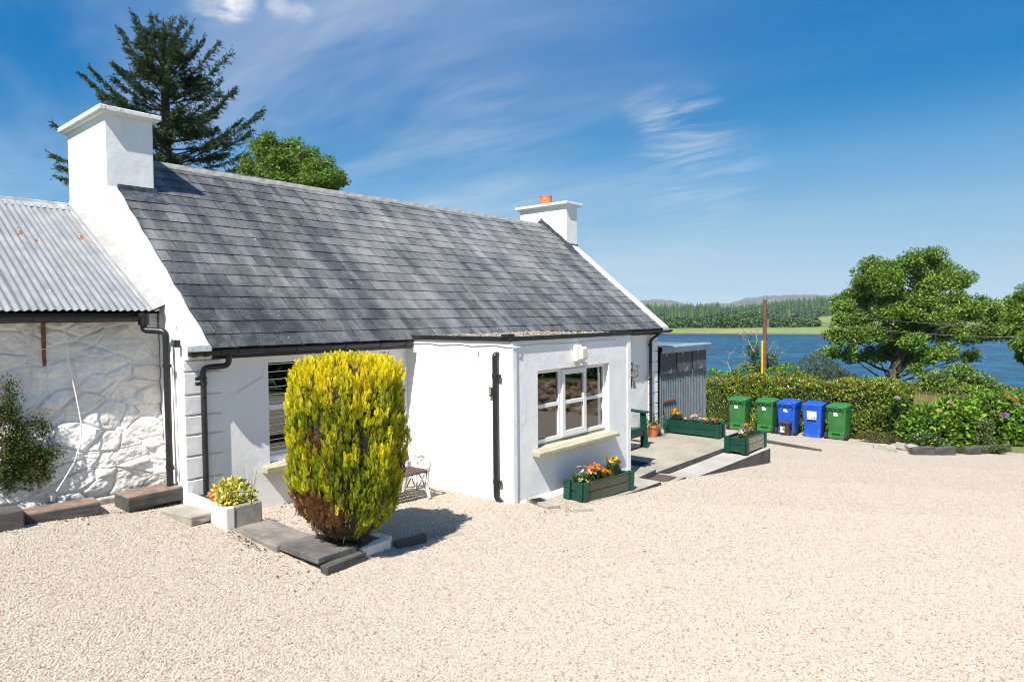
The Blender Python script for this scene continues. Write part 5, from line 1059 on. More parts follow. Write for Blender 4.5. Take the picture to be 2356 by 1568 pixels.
for x, y, kinds, nf, h, rad, nl, lL, lW, pal, lb in [
    (14.46, 7.28, ('yellow',), 22, .26, .13, 200, .18, .016, GG, 'dense yellow flower clump at the left end of the shed planter'),
    (14.46, 7.05, ('violet', 'cream'), 7, .11, .12, 130, .05, .022, GP, 'small violet and cream violas in the shed planter'),
    (14.46, 6.82, ('pink', 'cream'), 8, .19, .11, 120, .06, .022, YG, 'pale pink and cream violas in the middle of the shed planter'),
    (14.46, 6.60, ('cream', 'yellow', 'violet'), 7, .14, .11, 120, .055, .022, YG, 'pale yellow violas in the shed planter'),
    (14.46, 6.36, ('red', 'white'), 3, .17, .11, 110, .19, .014, GG, 'grassy clump with an orange-red bloom at the right end of the shed planter')]:
    bedding((x, y, -.02), kinds, nf, h, rad, nl, lL, lW, pal, lb)

# hedge behind the bins
def hedge_leaves():
    rng = np.random.default_rng(31); parts = []
    def top(y): return .19 - .030 * (y - 5) + .05 * np.sin(y * 1.7) + .04 * np.sin(y * 4.3)
    def fx(y, z): return 22.98 + .07 * np.sin(y * 2.3 + z * 2) + .05 * np.sin(y * 5.1 - z * 3) + .20 * sst(-.25, .25, z) + .10 * (y - 7) * .3
    n = 17000; y = rng.uniform(3.9, 13, n); z = rng.uniform(-1.62, .25, n); z = np.minimum(z, top(y)); x = fx(y, z) + rng.random(n) ** 2 * .22; x += sst(4.7, 3.9, y) * .6 * (1 + 0 * y); P1 = np.stack([x, y, z], 1); n1 = np.tile([[-1., -.1, .3]], (n, 1))
    m = 11000; y = rng.uniform(4.0, 13, m); x = fx(y, .35) + rng.random(m) * 1.35; P2 = np.stack([x, y, top(y) - .05 + rng.random(m) * .10 + .03 * np.sin(x * 5) - sst(4.6, 3.9, y) * .35], 1); n2 = np.tile([[-.2, -.1, 1.]], (m, 1))
    k = 3000; z = rng.uniform(-1.6, .10, k); x = rng.uniform(23.3, 24.4, k); P3 = np.stack([x, 4.05 + .1 * np.sin(z * 4 + x * 3) + rng.random(k) * .2 + sst(-.25, .2, z) * .25, z], 1); n3 = np.tile([[-.2, -1., .3]], (k, 1))
    P = np.concatenate([P1, P2, P3]); N = np.concatenate([n1, n2, n3]); q = len(P)
    clump = np.array([noise.noise(Vector(p * 1.3)) for p in P]); P = P + unit(N) * (clump * .20)[:, None]
    D = N * .6 + rand_dirs(q, rng) * .9 + np.array([0, 0, .5]); big = np.array([noise.noise(Vector((p[1] * .5, p[2] * .8, 4))) for p in P]) + .30 * (P[:, 1] < 8.5) > .02
    L = np.where(big, rng.uniform(.07, .13, q), rng.uniform(.035, .06, q)); Wd = np.where(big, L * .48, L * .6)
    topm = P[:, 2] > -.03
    c = pick_cols(q, [(.13, .22, .02), (.20, .29, .025), (.07, .125, .015), (.34, .38, .03)], [.36, .28, .24, .12], .15, rng); redm = (rng.random(q) < np.where(topm, .28, .05)); c[redm] = np.array([.20, .11, .02]) * rng.uniform(.7, 1.5, (redm.sum(), 1)); ylm = (rng.random(q) < .05); c[ylm] = np.array([.36, .34, .05])
    parts.append(leaves(P, D, N + rand_dirs(q, rng) * .7, L, Wd, c, .15)); return join_np(parts)
hd = plant('hedge', 'clipped green hedge behind the wheelie bins', 'hedge', (23.5, 8.5, -1.6), [('foliage', hedge_leaves(), M_GLOSSLEAF, 1)])
mb = MB(); mb.box(23.25, 24.3, 4.35, 13, -1.9, .02); mb.build('inner_core', simple('hedge_core', (.022, .032, .010), .95, .5, 14, 1, 20, .06), hd)  # solid dark box added inside the leaves to block see-through

# hydrangeas and shrubs at the right
def G3(px, py, d): p = at(px, py, d); return (p.x, p.y, p.z)
def shrub(name, label, cat, cs, n, L, Wd, pal, mat=None, w=None, seed=1, flowers=(), group=None, up=.3, core=True, corec=(.018, .03, .010)):
    rng = np.random.default_rng(seed); base = min(c[2] - r[2] for c, r in cs); cx = sum(c[0] for c, r in cs) / len(cs); cy = sum(c[1] for c, r in cs) / len(cs)
    rt = plant(name, label, cat, (cx, cy, base), [('foliage', blob_leaves(cs, n, L, Wd, pal, w, rng, up), mat or M_LEAF, 1)], group)
    if core:
        mb = MB()
        for c, r in cs: mb.ball((c[0], c[1], c[2] - r[2] * .05), (r[0] * .62, r[1] * .62, r[2] * .62), 2, .18)
        mb.build('inner_core', simple('shrub_core', corec, .95, .5, 12, 1, 15, .08), rt)  # solid dark balls added inside the leaves to block see-through
    for p, rr, col in flowers:
        rr = rr * .72; m = 60; d = rand_dirs(m, rng); d[:, 2] = np.abs(d[:, 2]) * .8; P = np.array(p) + d * rr; v = leaves(P, d + rand_dirs(m, rng), d, rr * .7, rr * .6, pick_cols(m, [col], None, .15, rng)); link('flower_head', np_mesh('flower_head', *v), M_PETAL, rt)
    return rt
HY = [(.12, .26, .022), (.18, .34, .03), (.07, .15, .015), (.26, .38, .04)]
def px_blobs(lst, d0): return [(G3(x, y, d0 + dd), (rx, rx, rz)) for x, y, dd, rx, rz in lst]
H4 = lambda x, y: ((3350 + x / 3.158) * .5752, (1450 + y / 3.158) * .5752)
def h4b(lst, d0):
    out = []
    for x, y, rx, ry, dd in lst:
        q = H4(x, y); d = d0 + dd; k = d / 1532.1 * .5752 / 3.158; out.append((G3(q[0], q[1], d), (rx * k, rx * k, ry * k)))
    return out
def h4p(x, y, d): q = H4(x, y); return G3(q[0], q[1], d)
shrub('hydrangea', 'broad green hydrangea with a few yellow-cream heads behind the kerb', 'hydrangea', h4b([(1150, 720, 210, 180, 0), (1450, 700, 260, 210, .2), (1650, 800, 180, 200, 0), (1000, 800, 180, 150, .1), (1300, 900, 220, 160, .1), (1620, 960, 150, 110, -.1), (900, 850, 130, 120, .2), (1420, 570, 160, 110, .5), (1600, 620, 150, 130, .4)], 19.6), 6500, .14, .09, HY, seed=41,
      flowers=[(h4p(1280, 615, 19.1), .085, (.60, .50, .18)), (h4p(1425, 505, 19.5), .08, (.60, .45, .30)), (h4p(1475, 540, 19.3), .055, (.6, .52, .08)), (h4p(1630, 605, 19.2), .06, (.6, .55, .1)), (h4p(1380, 640, 19), .05, (.5, .5, .08)), (h4p(1200, 645, 19), .045, (.5, .5, .1)), (h4p(1265, 545, 19.4), .04, (.55, .5, .1))])
shrub('hydrangea', 'tall green hydrangea with pink and purple heads at the right edge', 'hydrangea', h4b([(1850, 600, 220, 190, 0), (2080, 640, 230, 220, .3), (2280, 750, 230, 220, 0), (2120, 880, 230, 160, 0), (2330, 930, 200, 150, .2), (1950, 480, 170, 90, .6), (2150, 500, 180, 100, .5), (2500, 700, 260, 260, .2)], 20.6), 7500, .14, .09, HY, seed=42,
      flowers=[(h4p(2105, 670, 19.9), .12, (.45, .22, .52)), (h4p(1820, 800, 19.7), .075, (.68, .42, .55)), (h4p(1825, 850, 19.7), .06, (.68, .42, .55)), (h4p(2245, 470, 20.3), .09, (.62, .14, .13)), (h4p(2135, 415, 20.5), .07, (.62, .16, .13)), (h4p(2140, 520, 20.2), .06, (.5, .5, .08)), (h4p(2170, 440, 20.4), .06, (.5, .4, .12)), (h4p(2290, 535, 20.2), .06, (.6, .4, .35))])
shrub('shrub', 'low dark glossy shrub with yellow tips in front of the hydrangea', 'shrub', h4b([(1060, 980, 150, 100, 0), (1000, 1040, 110, 60, 0), (1230, 1020, 130, 80, .1), (1130, 930, 120, 60, .1)], 18.6), 2600, .07, .035, [(.035, .09, .02), (.06, .13, .025), (.36, .36, .04)], M_GLOSSLEAF, [.5, .38, .12], 43)
shrub('shrub', 'dark narrow shrub with pink bloom between hedge end and hydrangea', 'shrub', h4b([(790, 560, 90, 120, 0), (800, 700, 110, 150, 0), (760, 850, 100, 110, 0), (830, 640, 70, 90, .1)], 20.2), 2200, .11, .05, [(.05, .12, .02), (.08, .16, .03), (.03, .07, .015)], seed=44, flowers=[(h4p(755, 455, 19.8), .09, (.62, .45, .55)), (h4p(835, 540, 19.7), .06, (.6, .55, .06))])
shrub('shrub', 'pale variegated shrub low between the two hydrangeas', 'shrub', h4b([(1880, 800, 90, 90, 0), (1850, 960, 100, 110, 0), (1900, 1000, 90, 70, .1)], 19.0), 1500, .06, .03, [(.10, .18, .03), (.40, .42, .22), (.06, .12, .02)], None, [.5, .2, .3], 45)
shrub('ground_cover', 'trailing green ground cover under the end of the hedge', 'ground cover', h4b([(620, 950, 150, 50, 0), (780, 970, 110, 50, 0), (430, 930, 150, 55, .3)], 19.9), 1500, .05, .03, [(.05, .10, .02), (.10, .14, .03), (.22, .14, .03)], seed=46)
shrub('ground_cover', 'creeping plant hanging over the kerb below the hydrangea', 'ground cover', h4b([(1560, 1110, 130, 40, 0), (1450, 1090, 120, 35, .1), (2000, 1080, 160, 40, .4), (1750, 1080, 120, 35, .2)], 18.3), 1700, .045, .025, [(.06, .12, .02), (.12, .16, .03)], seed=47)
# kerb along the border
kp = [(940, 1120, 1210, 1125), (1215, 1122, 1470, 1122), (1640, 1118, 1790, 1112), (1800, 1100, 2010, 1095), (2020, 1100, 2160, 1085)]
for i, (a, b, c, d) in enumerate(kp):
    p, q = H4(a, b + 45), H4(c, d + 45)
    def gr_(q_):
        v = FW + RT * ((q_[0] - 1178) / 1532.1) - UP * ((q_[1] - 784) / 1532.1); k = (.603 - EYE) / (v.z + .09 * v.x); return Vector((v.x * k, v.y * k, EYE + v.z * k))
    A, B = gr_(p), gr_(q); dl = B - A; o = block('kerb_stone', tuple((A + B) / 2 + Vector((.08, .03, -.06))), dl.length, .18, .26, math.atan2(dl.y, dl.x), M_CONCDARK, ['dark kerb stone right of the cracked corner slab', 'long dark kerb stone in front of the low glossy shrub', 'dark kerb stone half under the creeping plant', 'grey kerb stone in front of the right hydrangea', 'last visible kerb stone towards the right edge'][i], 'kerb', 'border kerb stones', jit=.02)
cs_ = [((20.35, 4.05), 1.0, .55, .10, 12, 'cracked flat concrete slab at the corner of the border'), ((21.15, 3.78), .75, .5, .16, -8, 'raised broken end of the corner slab'), ((20.75, 3.45), .45, .3, .2, 30, 'tilted lump of broken concrete beside the corner slab')]
for (xy, dx, dy, dz, rz, lb) in cs_: block('broken_slab', (xy[0], xy[1], g(*xy) - .04), dx, dy, dz, R(rz), M_CONC, lb, 'slab', jit=.05)

# rough grass beyond the border
def grass_patch(n, x0, x1, y0, y1, hmin, hmax, pal, w, rng):
    P = np.stack([rng.uniform(x0, x1, n), rng.uniform(y0, y1, n), np.zeros(n)], 1); P[:, 2] = land_z(P[:, 0], P[:, 1]); D = np.array([0, 0, 1.]) + rand_dirs(n, rng) * .35; return leaves(P, D, rand_dirs(n, rng), rng.uniform(hmin, hmax, n), rng.uniform(.015, .035, n), pick_cols(n, pal, w, .2, rng))
rng = np.random.default_rng(55)
tag(link('rough_grass', np_mesh('rough_grass', *join_np([grass_patch(16000, 24.6, 31, 2.6, 6.5, .7, 1.35, [(.36, .28, .12), (.18, .22, .05), (.46, .37, .19)], [.4, .35, .25], rng), grass_patch(9000, 25.5, 40, 1.5, 14, .25, .6, [(.12, .18, .04), (.2, .2, .06)], None, rng)])), M_LEAF), 'tall dry seeding grass beyond the hydrangeas', 'grass', kind='stuff')

def R6b(lst, d0, spread, rng, k0=1.0):
    out = []
    for x, y, rx, ry in lst:
        d = d0 + rng.normal(0, spread); k = d / 1532.1 * .5752 / 1.742; p = G3((3196 + x / 1.742) * .5752, (950 + y / 1.742) * .5752, d); out.append((p, (rx * k * k0, rx * k * k0, ry * k * k0)))
    return out
M_TREELEAF = m_leaf('tree_leaf', .5, .20)
def tree(name, label, clumps, trunk, n, L, Wd, pal, w, seed, r0, mat=None, group=None, up=-.1, limb=.30, out=.6):
    """clumps = leaf masses; a limb runs from the trunk line to each"""
    rng = np.random.default_rng(seed); base = trunk[0]; rt = empty(name, tuple(base), 0, label, 'tree', group); mb = MB(); T = [Vector(p) for p in trunk]
    mb.tube([T[0] - Vector((0, 0, .6))] + T, [r0 * 1.25] + [r0 * (1 - .75 * i / (len(T) - 1)) for i in range(len(T))], 9)
    for c, r in clumps:
        c = Vector(c); j = min(range(1, len(T)), key=lambda i: abs((c.z - r[2] * .6 - .5) - T[i].z) + .25 * (c - T[i]).length); s_ = T[j - 1].lerp(T[j], rng.random() * .9); m1 = s_.lerp(c, .5) + Vector((rng.normal(0, .18), rng.normal(0, .18), rng.normal(.1, .12))); th = r0 * limb * rng.uniform(.7, 1.2)
        mb.tube([s_, s_.lerp(m1, .5) + Vector((0, 0, -.08)), m1, c], [th, th * .8, th * .55, th * .2], 6)
        for q in range(4): e = c + Vector((rng.normal(0, r[0] * .5), rng.normal(0, r[1] * .5), rng.normal(0, r[2] * .5))); mb.tube([m1.lerp(c, .6), e], [th * .3, th * .08], 4)
    mb.build('trunk', M_BARK, rt, smooth=True)
    sub = []
    for c, r in clumps:      # break each mass into tufts so that sky shows between
        for q in range(9):
            d = rng.normal(size=3); d /= np.linalg.norm(d); k = rng.uniform(.2, 1.0); sub.append((np.array(c) + d * np.array(r) * k, np.array(r) * rng.uniform(.36, .70) * np.array([1.0, 1.0, 1.1])))
    tag(link('crown', np_mesh('crown', *blob_leaves(sub, n, L, Wd, pal, w, rng, up, (.25, 1.1), out, .8, .18)), mat or M_TREELEAF, rt), kind='stuff'); return rt
ASH = [(760, 620, 110, 70), (830, 480, 110, 70), (690, 760, 100, 70), (860, 560, 100, 70), (780, 730, 90, 60), (480, 215, 90, 70), (600, 220, 110, 80), (760, 180, 110, 80), (900, 150, 100, 70), (980, 200, 80, 60), (680, 290, 130, 90), (850, 270, 130, 90), (1000, 300, 120, 80), (1110, 310, 100, 60), (380, 420, 110, 80), (520, 400, 120, 90), (330, 480, 80, 60), (640, 430, 110, 80), (800, 420, 120, 70), (960, 430, 110, 80), (1090, 440, 100, 80), (300, 580, 90, 60), (440, 560, 110, 70), (600, 540, 120, 70), (760, 540, 110, 60), (920, 530, 110, 70), (1060, 560, 110, 70), (1180, 520, 80, 60), (1280, 450, 60, 50), (1330, 520, 80, 60), (1420, 560, 70, 60), (280, 690, 80, 50), (420, 680, 110, 60), (560, 680, 100, 60), (720, 680, 90, 50), (880, 640, 100, 60), (1010, 660, 90, 60), (1130, 680, 80, 50), (1250, 680, 90, 60), (1360, 650, 80, 70), (230, 800, 70, 40), (350, 810, 80, 50), (480, 820, 70, 50), (620, 800, 90, 50), (780, 830, 100, 60), (920, 810, 90, 60), (1040, 800, 80, 60), (1190, 830, 60, 40), (820, 910, 60, 30), (545, 300, 90, 70), (430, 300, 70, 60)]
AP = [(.10, .19, .018), (.17, .29, .028), (.045, .095, .012), (.30, .41, .045)]; AW = [.36, .26, .24, .14]
rng = np.random.default_rng(61); D0 = 34.0
def R6p(x, y, d): return Vector(G3((3196 + x / 1.742) * .5752, (950 + y / 1.742) * .5752, d))
tree('ash_tree', 'large leafy tree with spreading crown on the lake bank', R6b(ASH, D0, 1.5, rng), [R6p(645, 1040, D0), R6p(660, 930, D0), R6p(700, 830, D0), R6p(760, 690, D0), R6p(820, 550, D0), R6p(850, 400, D0), R6p(860, 280, D0)], 105000, .145, .06, AP, AW, 61, .30, limb=.22)
tree('ash_tree', 'leafy tree cut off by the right edge of the view', R6b([(q[0] + 45, *q[1:]) for q in [(1540, 430, 80, 70), (1480, 520, 70, 60), (1560, 600, 90, 80), (1500, 660, 80, 60), (1550, 760, 80, 70), (1520, 830, 60, 50), (1600, 500, 100, 100), (1640, 700, 120, 110), (1700, 560, 130, 120), (1620, 840, 90, 60)]], 30, 1.2, rng), [R6p(1660, 1080, 30), R6p(1635, 950, 30), R6p(1620, 850, 30), R6p(1640, 700, 30), R6p(1660, 560, 30)], 34000, .14, .058, AP, AW, 62, .20)
def Z1(x, y, d): return Vector(G3((200 + x / 1.845) * .5752, (y / 1.845) * .5752, d))
def z1b(lst, d0, sp, rng): return [((lambda d: (tuple(Z1(x, y, d)), tuple(q * d / 1532.1 * .5752 / 1.845 for q in (rx, rx, ry))))(d0 + rng.normal(0, sp))) for x, y, rx, ry in lst]
tree('ash_tree', 'rounded bright green tree behind the cottage ridge', z1b([(1530, 1080, 80, 70), (1640, 1070, 90, 70), (1780, 1100, 80, 60), (1880, 1150, 80, 70), (1560, 1180, 90, 80), (1700, 1200, 110, 90), (1850, 1240, 110, 90), (1980, 1240, 100, 80), (2080, 1290, 90, 70), (2140, 1340, 60, 50), (1650, 1300, 120, 80), (1800, 1330, 120, 70), (1950, 1360, 120, 60), (2060, 1400, 80, 50), (1480, 1250, 80, 80), (1700, 1420, 150, 80), (1900, 1460, 150, 70), (1500, 1380, 100, 80)], 21, .5, rng), [Vector((15.2, 19.0, -.2)), Z1(1750, 1900, 21), Z1(1760, 1600, 21), Z1(1770, 1400, 21), Z1(1760, 1250, 21)], 52000, .095, .034, AP, AW, 63, .18)

def spruce():
    rng = np.random.default_rng(71); d0 = 24.0; top = Z1(835, 130, d0); bot = Vector((Z1(850, 1300, d0).x, Z1(850, 1300, d0).y, -.2)); rt = empty('spruce_tree', tuple(bot), 0, 'tall dark spruce with ragged branches behind the near chimney', 'tree'); mb = MB(); TR = [bot, Z1(855, 1300, d0), Z1(850, 700, d0), Z1(840, 350, d0), top]; mb.tube(TR, [.32, .24, .15, .08, .02], 8)
    parts = []; k = d0 / 1532.1 * .5752 / 1.845; br = []
    for s, t in [((800, 560), (625, 105)), ((820, 430), (770, 120)), ((850, 420), (985, 135)), ((850, 480), (1045, 200)), ((840, 350), (890, 150)), ((800, 660), (520, 210)), ((810, 560), (640, 190)), ((800, 800), (468, 462)), ((800, 930), (300, 500)), ((790, 960), (250, 556)), ((870, 600), (1130, 295)), ((880, 680), (1245, 325)), ((880, 770), (1325, 395)), ((890, 830), (1258, 600)), ((900, 1000), (1365, 660)), ((890, 920), (1240, 690)), ((890, 980), (1280, 760)), ((900, 1230), (1570, 820)), ((900, 1250), (1490, 970)), ((880, 1290), (1440, 1140)), ((880, 1330), (1400, 1235)), ((890, 1200), (1400, 900)), ((780, 1250), (25, 915)), ((780, 1300), (10, 1140)), ((780, 1330), (70, 1230)), ((780, 1400), (75, 1310)), ((780, 1480), (40, 1500)), ((800, 1000), (380, 720)), ((800, 1100), (560, 760)), ((860, 560), (1080, 330)), ((840, 500), (700, 300)), ((880, 1150), (1300, 1000)), ((860, 1380), (1300, 1290))]:
        a = Z1(*s, d0); b = Z1(*t, d0 + rng.normal(0, .6)); br.append((a, b))
    for i in range(120):
        y = rng.uniform(300, 1420); t = (y - 130) / 1300; a = Z1(848, y, d0); az = rng.uniform(0, 6.283); ln = (.5 + 2.6 * t ** .9) * rng.uniform(.5, 1.0); b = a + Vector((math.cos(az), math.sin(az), rng.uniform(.15, .65) * (1.25 - t))) * ln; br.append((a, b))
    for a, b in br:
        ln = (b - a).length; mid = a.lerp(b, .55) - Vector((0, 0, .10 * ln)); P = [a * (1 - t) ** 2 + mid * 2 * t * (1 - t) + b * t * t for t in np.linspace(0, 1, 9)]; mb.tube(P, list(np.linspace(.035, .006, 9)), 5); ax = np.array((b - mid).normalized()); n = int(ln * 46) + 12
        t = rng.uniform(.18, 1.0, n) ** .75; PP = np.array([a * (1 - q) ** 2 + mid * 2 * q * (1 - q) + b * q * q for q in t]); side = unit(np.cross(ax, [0, 0, 1.])); sg = rng.choice([-1, 1], n)[:, None]; tw = unit(ax * rng.uniform(.4, 1.0, (n, 1)) + side * sg * rng.uniform(.3, .9, (n, 1)) + np.stack([0 * t, 0 * t, rng.uniform(-.75, .25, n)], 1)); tl = rng.uniform(.12, .45, n) * (1.15 - .55 * t)
        for q in range(6):
            f = rng.random((n, 1)); C = PP + tw * tl[:, None] * f; D = tw + rand_dirs(n, rng) * .75; col = pick_cols(n, [(.030, .068, .034), (.05, .095, .036), (.075, .11, .03), (.12, .085, .025)], [.40, .32, .20, .08], .2, rng)
            parts.append(leaves(C, D, rand_dirs(n, rng), rng.uniform(.07, .15, n), rng.uniform(.022, .04, n), col, .3))
    mb.build('trunk', M_BARK, rt, smooth=True); tag(link('crown', np_mesh('crown', *join_np(parts)), M_NEEDLE, rt), kind='stuff'); return rt
spruce()

# scrub along the bank behind the hedge
SCR = [(.13, .23, .024), (.19, .30, .03), (.075, .14, .018), (.27, .35, .04)]
def dblob(lst, d0): return [(G3(x, y, d0 + dd), (rx * d0 / 1532.1, rx * d0 / 1532.1, ry * d0 / 1532.1)) for x, y, rx, ry, dd in lst]
shrub('bramble', 'bright green bramble thicket just above the left end of the hedge', 'bramble', dblob([(1640, 868, 26, 18, 0), (1662, 874, 24, 16, .3), (1690, 872, 26, 20, 0), (1712, 862, 20, 26, .2), (1730, 876, 24, 16, 0)], 27), 2600, .10, .06, SCR, seed=81, core=False)
shrub('bramble', 'green scrub right of the utility pole behind the hedge', 'bramble', dblob([(1785, 868, 26, 22, 0), (1812, 862, 26, 26, .4), (1838, 872, 24, 18, 0), (1765, 878, 20, 14, 0), (1860, 876, 24, 16, .2)], 27), 3000, .10, .06, SCR, seed=82, core=False)
shrub('willow_bush', 'grey-green willow bush between the pole and the large tree', 'bush', dblob([(1860, 850, 22, 30, 0), (1885, 842, 26, 30, .4), (1908, 856, 24, 28, 0), (1930, 866, 24, 22, .3), (1870, 872, 30, 16, 0), (1950, 875, 28, 16, .3)], 28), 4200, .13, .03, [(.10, .14, .07), (.16, .20, .12), (.06, .09, .04)], seed=83, up=.8, core=False)
shrub('thicket', 'dark green thicket under the large tree on the bank', 'thicket', dblob([(1985, 880, 30, 14, 0), (2030, 884, 34, 14, 0), (2080, 890, 32, 14, .4), (2010, 893, 34, 14, -.4), (2065, 902, 30, 12, -.6), (2100, 905, 28, 10, -1), (2132, 903, 34, 16, -.5), (2158, 908, 34, 14, -.8)], 30), 3800, .12, .06, SCR, seed=84, corec=(.012, .02, .008))
shrub('thicket', 'bright green bush in front of the lake at the right', 'thicket', dblob([(2150, 875, 40, 20, 0), (2200, 866, 44, 26, .4), (2245, 878, 40, 22, .2), (2180, 895, 50, 18, -.4), (2270, 895, 44, 18, 0), (2220, 905, 60, 16, -.6), (2135, 896, 34, 14, 0), (2215, 848, 22, 14, .5), (2310, 905, 40, 14, 0), (2345, 908, 40, 14, .2)], 27), 6000, .11, .065, SCR, seed=85, corec=(.012, .02, .008))
# half-dead tree round the pole
rng = np.random.default_rng(91); dt = empty('dead_tree', G3(1745, 880, 31.5), 0, 'half-dead ivy-clad small tree behind the utility pole', 'tree'); mb = MB()
for s_ in [[(1750, 900), (1742, 850), (1735, 810), (1722, 785), (1708, 778), (1702, 770), (1712, 762), (1722, 768)], [(1742, 850), (1728, 835), (1716, 822), (1708, 805)], [(1735, 810), (1742, 785), (1740, 770), (1745, 758)], [(1745, 840), (1765, 825), (1782, 812), (1792, 798)], [(1765, 825), (1785, 822), (1796, 812)], [(1760, 840), (1770, 805), (1778, 790)], [(1722, 785), (1730, 772), (1728, 760)], [(1752, 860), (1735, 845), (1715, 842), (1700, 838)], [(1690, 890), (1684, 860), (1674, 835), (1678, 815), (1688, 808)], [(1684, 860), (1694, 850)]]:
    P = [at(x, y, 31.5 + rng.normal(0, .3)) for x, y in s_]; mb.tube(P, list(np.linspace(.032, .008, len(P))), 5)
    for p in P[2:]:
        for q in range(4): mb.tube([p, p + Vector((rng.normal(0, .22), rng.normal(0, .22), rng.normal(.05, .2)))], [.008, .003], 4)
mb.build('branches', M_DEADTWIG, dt)
link('ivy', np_mesh('ivy', *blob_leaves(dblob([(1740, 835, 14, 22, 0), (1732, 805, 12, 18, 0), (1745, 865, 16, 16, 0), (1772, 832, 16, 22, 0), (1760, 850, 16, 18, .3), (1728, 848, 10, 12, 0)], 31.5), 2600, .10, .06, [(.10, .17, .02), (.16, .23, .03), (.06, .11, .015)], None, rng)), M_LEAF, dt)

# utility pole and wires
PB = at(1758, 868, 29.5); PT = at(1760, 690, 29.5); PBx = PT.x; pole = empty('utility_pole', (PT.x, PT.y, g(PT.x, PT.y) - .3), 0, 'weathered brown timber utility pole behind the hedge', 'pole')
M_POLE = simple('pole_timber', (.16, .075, .045), .85, .5, 3, .6, 20, .02)
mb = MB(); mb.tube([(PT.x, PT.y, -3.2), (PT.x, PT.y, 0), (PT.x, PT.y, PT.z)], [.105, .095, .078], 12); mb.build('post', M_POLE, pole, smooth=True)
a = Vector((RT.x, RT.y, 0)).normalized(); fr = Vector((FW.x, FW.y, 0)).normalized()
MB().obox(Vector((PT.x, PT.y, (at(1758, 785, 29.5).z + at(1758, 880, 29.5).z) / 2)) - a * .125 - fr * .02, a * .03, fr * .05, (0, 0, .95)).build('stay_guard', simple('yellow_plastic', (.75, .55, .02), .5, .05), pole)
mb = MB(); mb.tube([Vector((PT.x, PT.y, PT.z - .05)) - a * .05, Vector((PT.x, PT.y, PT.z + .12)) - a * .06, Vector((PT.x, PT.y, PT.z + .14)) + a * .05, Vector((PT.x, PT.y, PT.z - .02)) + a * .14], .012, 5); mb.obox(Vector((PT.x, PT.y, PT.z - 1.0)) + a * .13, a * .03, fr * .04, (0, 0, .16)); mb.build('pole_fittings', simple('grey_fittings', (.2, .2, .2), .5), pole)
def wire(p, q, sag, label):
    mb = MB(); n = 16; mb.tube([p.lerp(q, i / n) - Vector((0, 0, sag * 4 * (i / n) * (1 - i / n))) for i in range(n + 1)], .012, 5); o = mb.build('overhead_wire', M_BLACK); tag(o, label, 'wire', 'overhead wires')
wire(PT + Vector((0, 0, -.25)), at(1440, 742, 48), .25, 'upper overhead wire running left from the utility pole'); wire(PT + Vector((0, 0, -.55)), at(1440, 752, 44), .35, 'lower overhead wire running left from the utility pole')
wire(PT + Vector((0, 0, -.25)), at(2480, 748, 25), .3, 'upper overhead wire running right through the large tree'); wire(PT + Vector((0, 0, -.55)), at(2480, 775, 24), .35, 'lower overhead wire running right through the large tree')
# ------------------------------------------------------------------ loose gravel stones near the viewer (uncountable: one object)
def gravel_points():
    rng = np.random.default_rng(101); out = []
    for d0, d1, dens in ((2.6, 6.5, 6600), (6.5, 9.5, 4400), (9.5, 12.0, 2000), (12, 15, 1000), (15, 19, 450)):
        area = .5 * 1.70 * (d1 ** 2 - d0 ** 2); n = int(area * dens); d = np.sqrt(rng.uniform(d0 ** 2, d1 ** 2, n)); s = rng.uniform(-.85, .85, n) * d
        fx, fy = FW.x / math.hypot(FW.x, FW.y), FW.y / math.hypot(FW.x, FW.y); x = d * fx + s * RT.x; y = d * fy + s * RT.y; out.append(np.stack([x, y], 1))
    P = np.concatenate(out); x, y = P[:, 0], P[:, 1]
    bad = (y > 7.88) & (x > 3.3); bad |= (x > 6.7) & (y > 5.74) & (x < 14.8); bad |= (y > 8.1) & (x < 3.4); bad |= (x > 3.32) & (x < 3.79) & (y > 6.9); bad |= (x > 3.40) & (x < 3.88) & (y > 6.06) & (rng.random(len(x)) > .12); bad |= (x > 3.45) & (x < 3.93) & (y > 5.4) & (y < 6.06); bad |= (x > 7.0) & (x < 9.8) & (y > 5.14 + .022 * (x - 7)); bad |= (x >= 9.8) & (x < 14.46) & (y > 5.28 - .06 * np.maximum(0, x - 10.9) + 0.0); bad |= ((x - 4.0) ** 2 + (y - 5.72) ** 2 < .26 ** 2)
    P = P[~bad]; z = yard_z(P[:, 0], P[:, 1]) + rng.uniform(-.003, .005, len(P)); return np.column_stack([P, z])
GPTS = gravel_points()
gm = bpy.data.meshes.new('gravel'); gm.vertices.add(len(GPTS)); gm.vertices.foreach_set('co', GPTS.astype(np.float32).ravel()); gm.update()
go = link('gravel', gm, M_PEBBLE); tag(go, 'loose pinkish-cream gravel covering the yard', 'gravel', kind='stuff')
ng = bpy.data.node_groups.new('scatter_stones', 'GeometryNodeTree'); ng.interface.new_socket('Geometry', in_out='INPUT', socket_type='NodeSocketGeometry'); ng.interface.new_socket('Geometry', in_out='OUTPUT', socket_type='NodeSocketGeometry')
N_ = ng.nodes; gi = N_.new('NodeGroupInput'); gout = N_.new('NodeGroupOutput'); ico = N_.new('GeometryNodeMeshIcoSphere'); ico.inputs['Radius'].default_value = 1.0; ico.inputs['Subdivisions'].default_value = 1
sm = N_.new('GeometryNodeSetMaterial'); sm.inputs['Material'].default_value = M_PEBBLE; iop = N_.new('GeometryNodeInstanceOnPoints')
rr = N_.new('FunctionNodeRandomValue'); rr.data_type = 'FLOAT_VECTOR'; rr.inputs[0].default_value = (-.5, -.5, 0); rr.inputs[1].default_value = (.5, .5, 6.283)
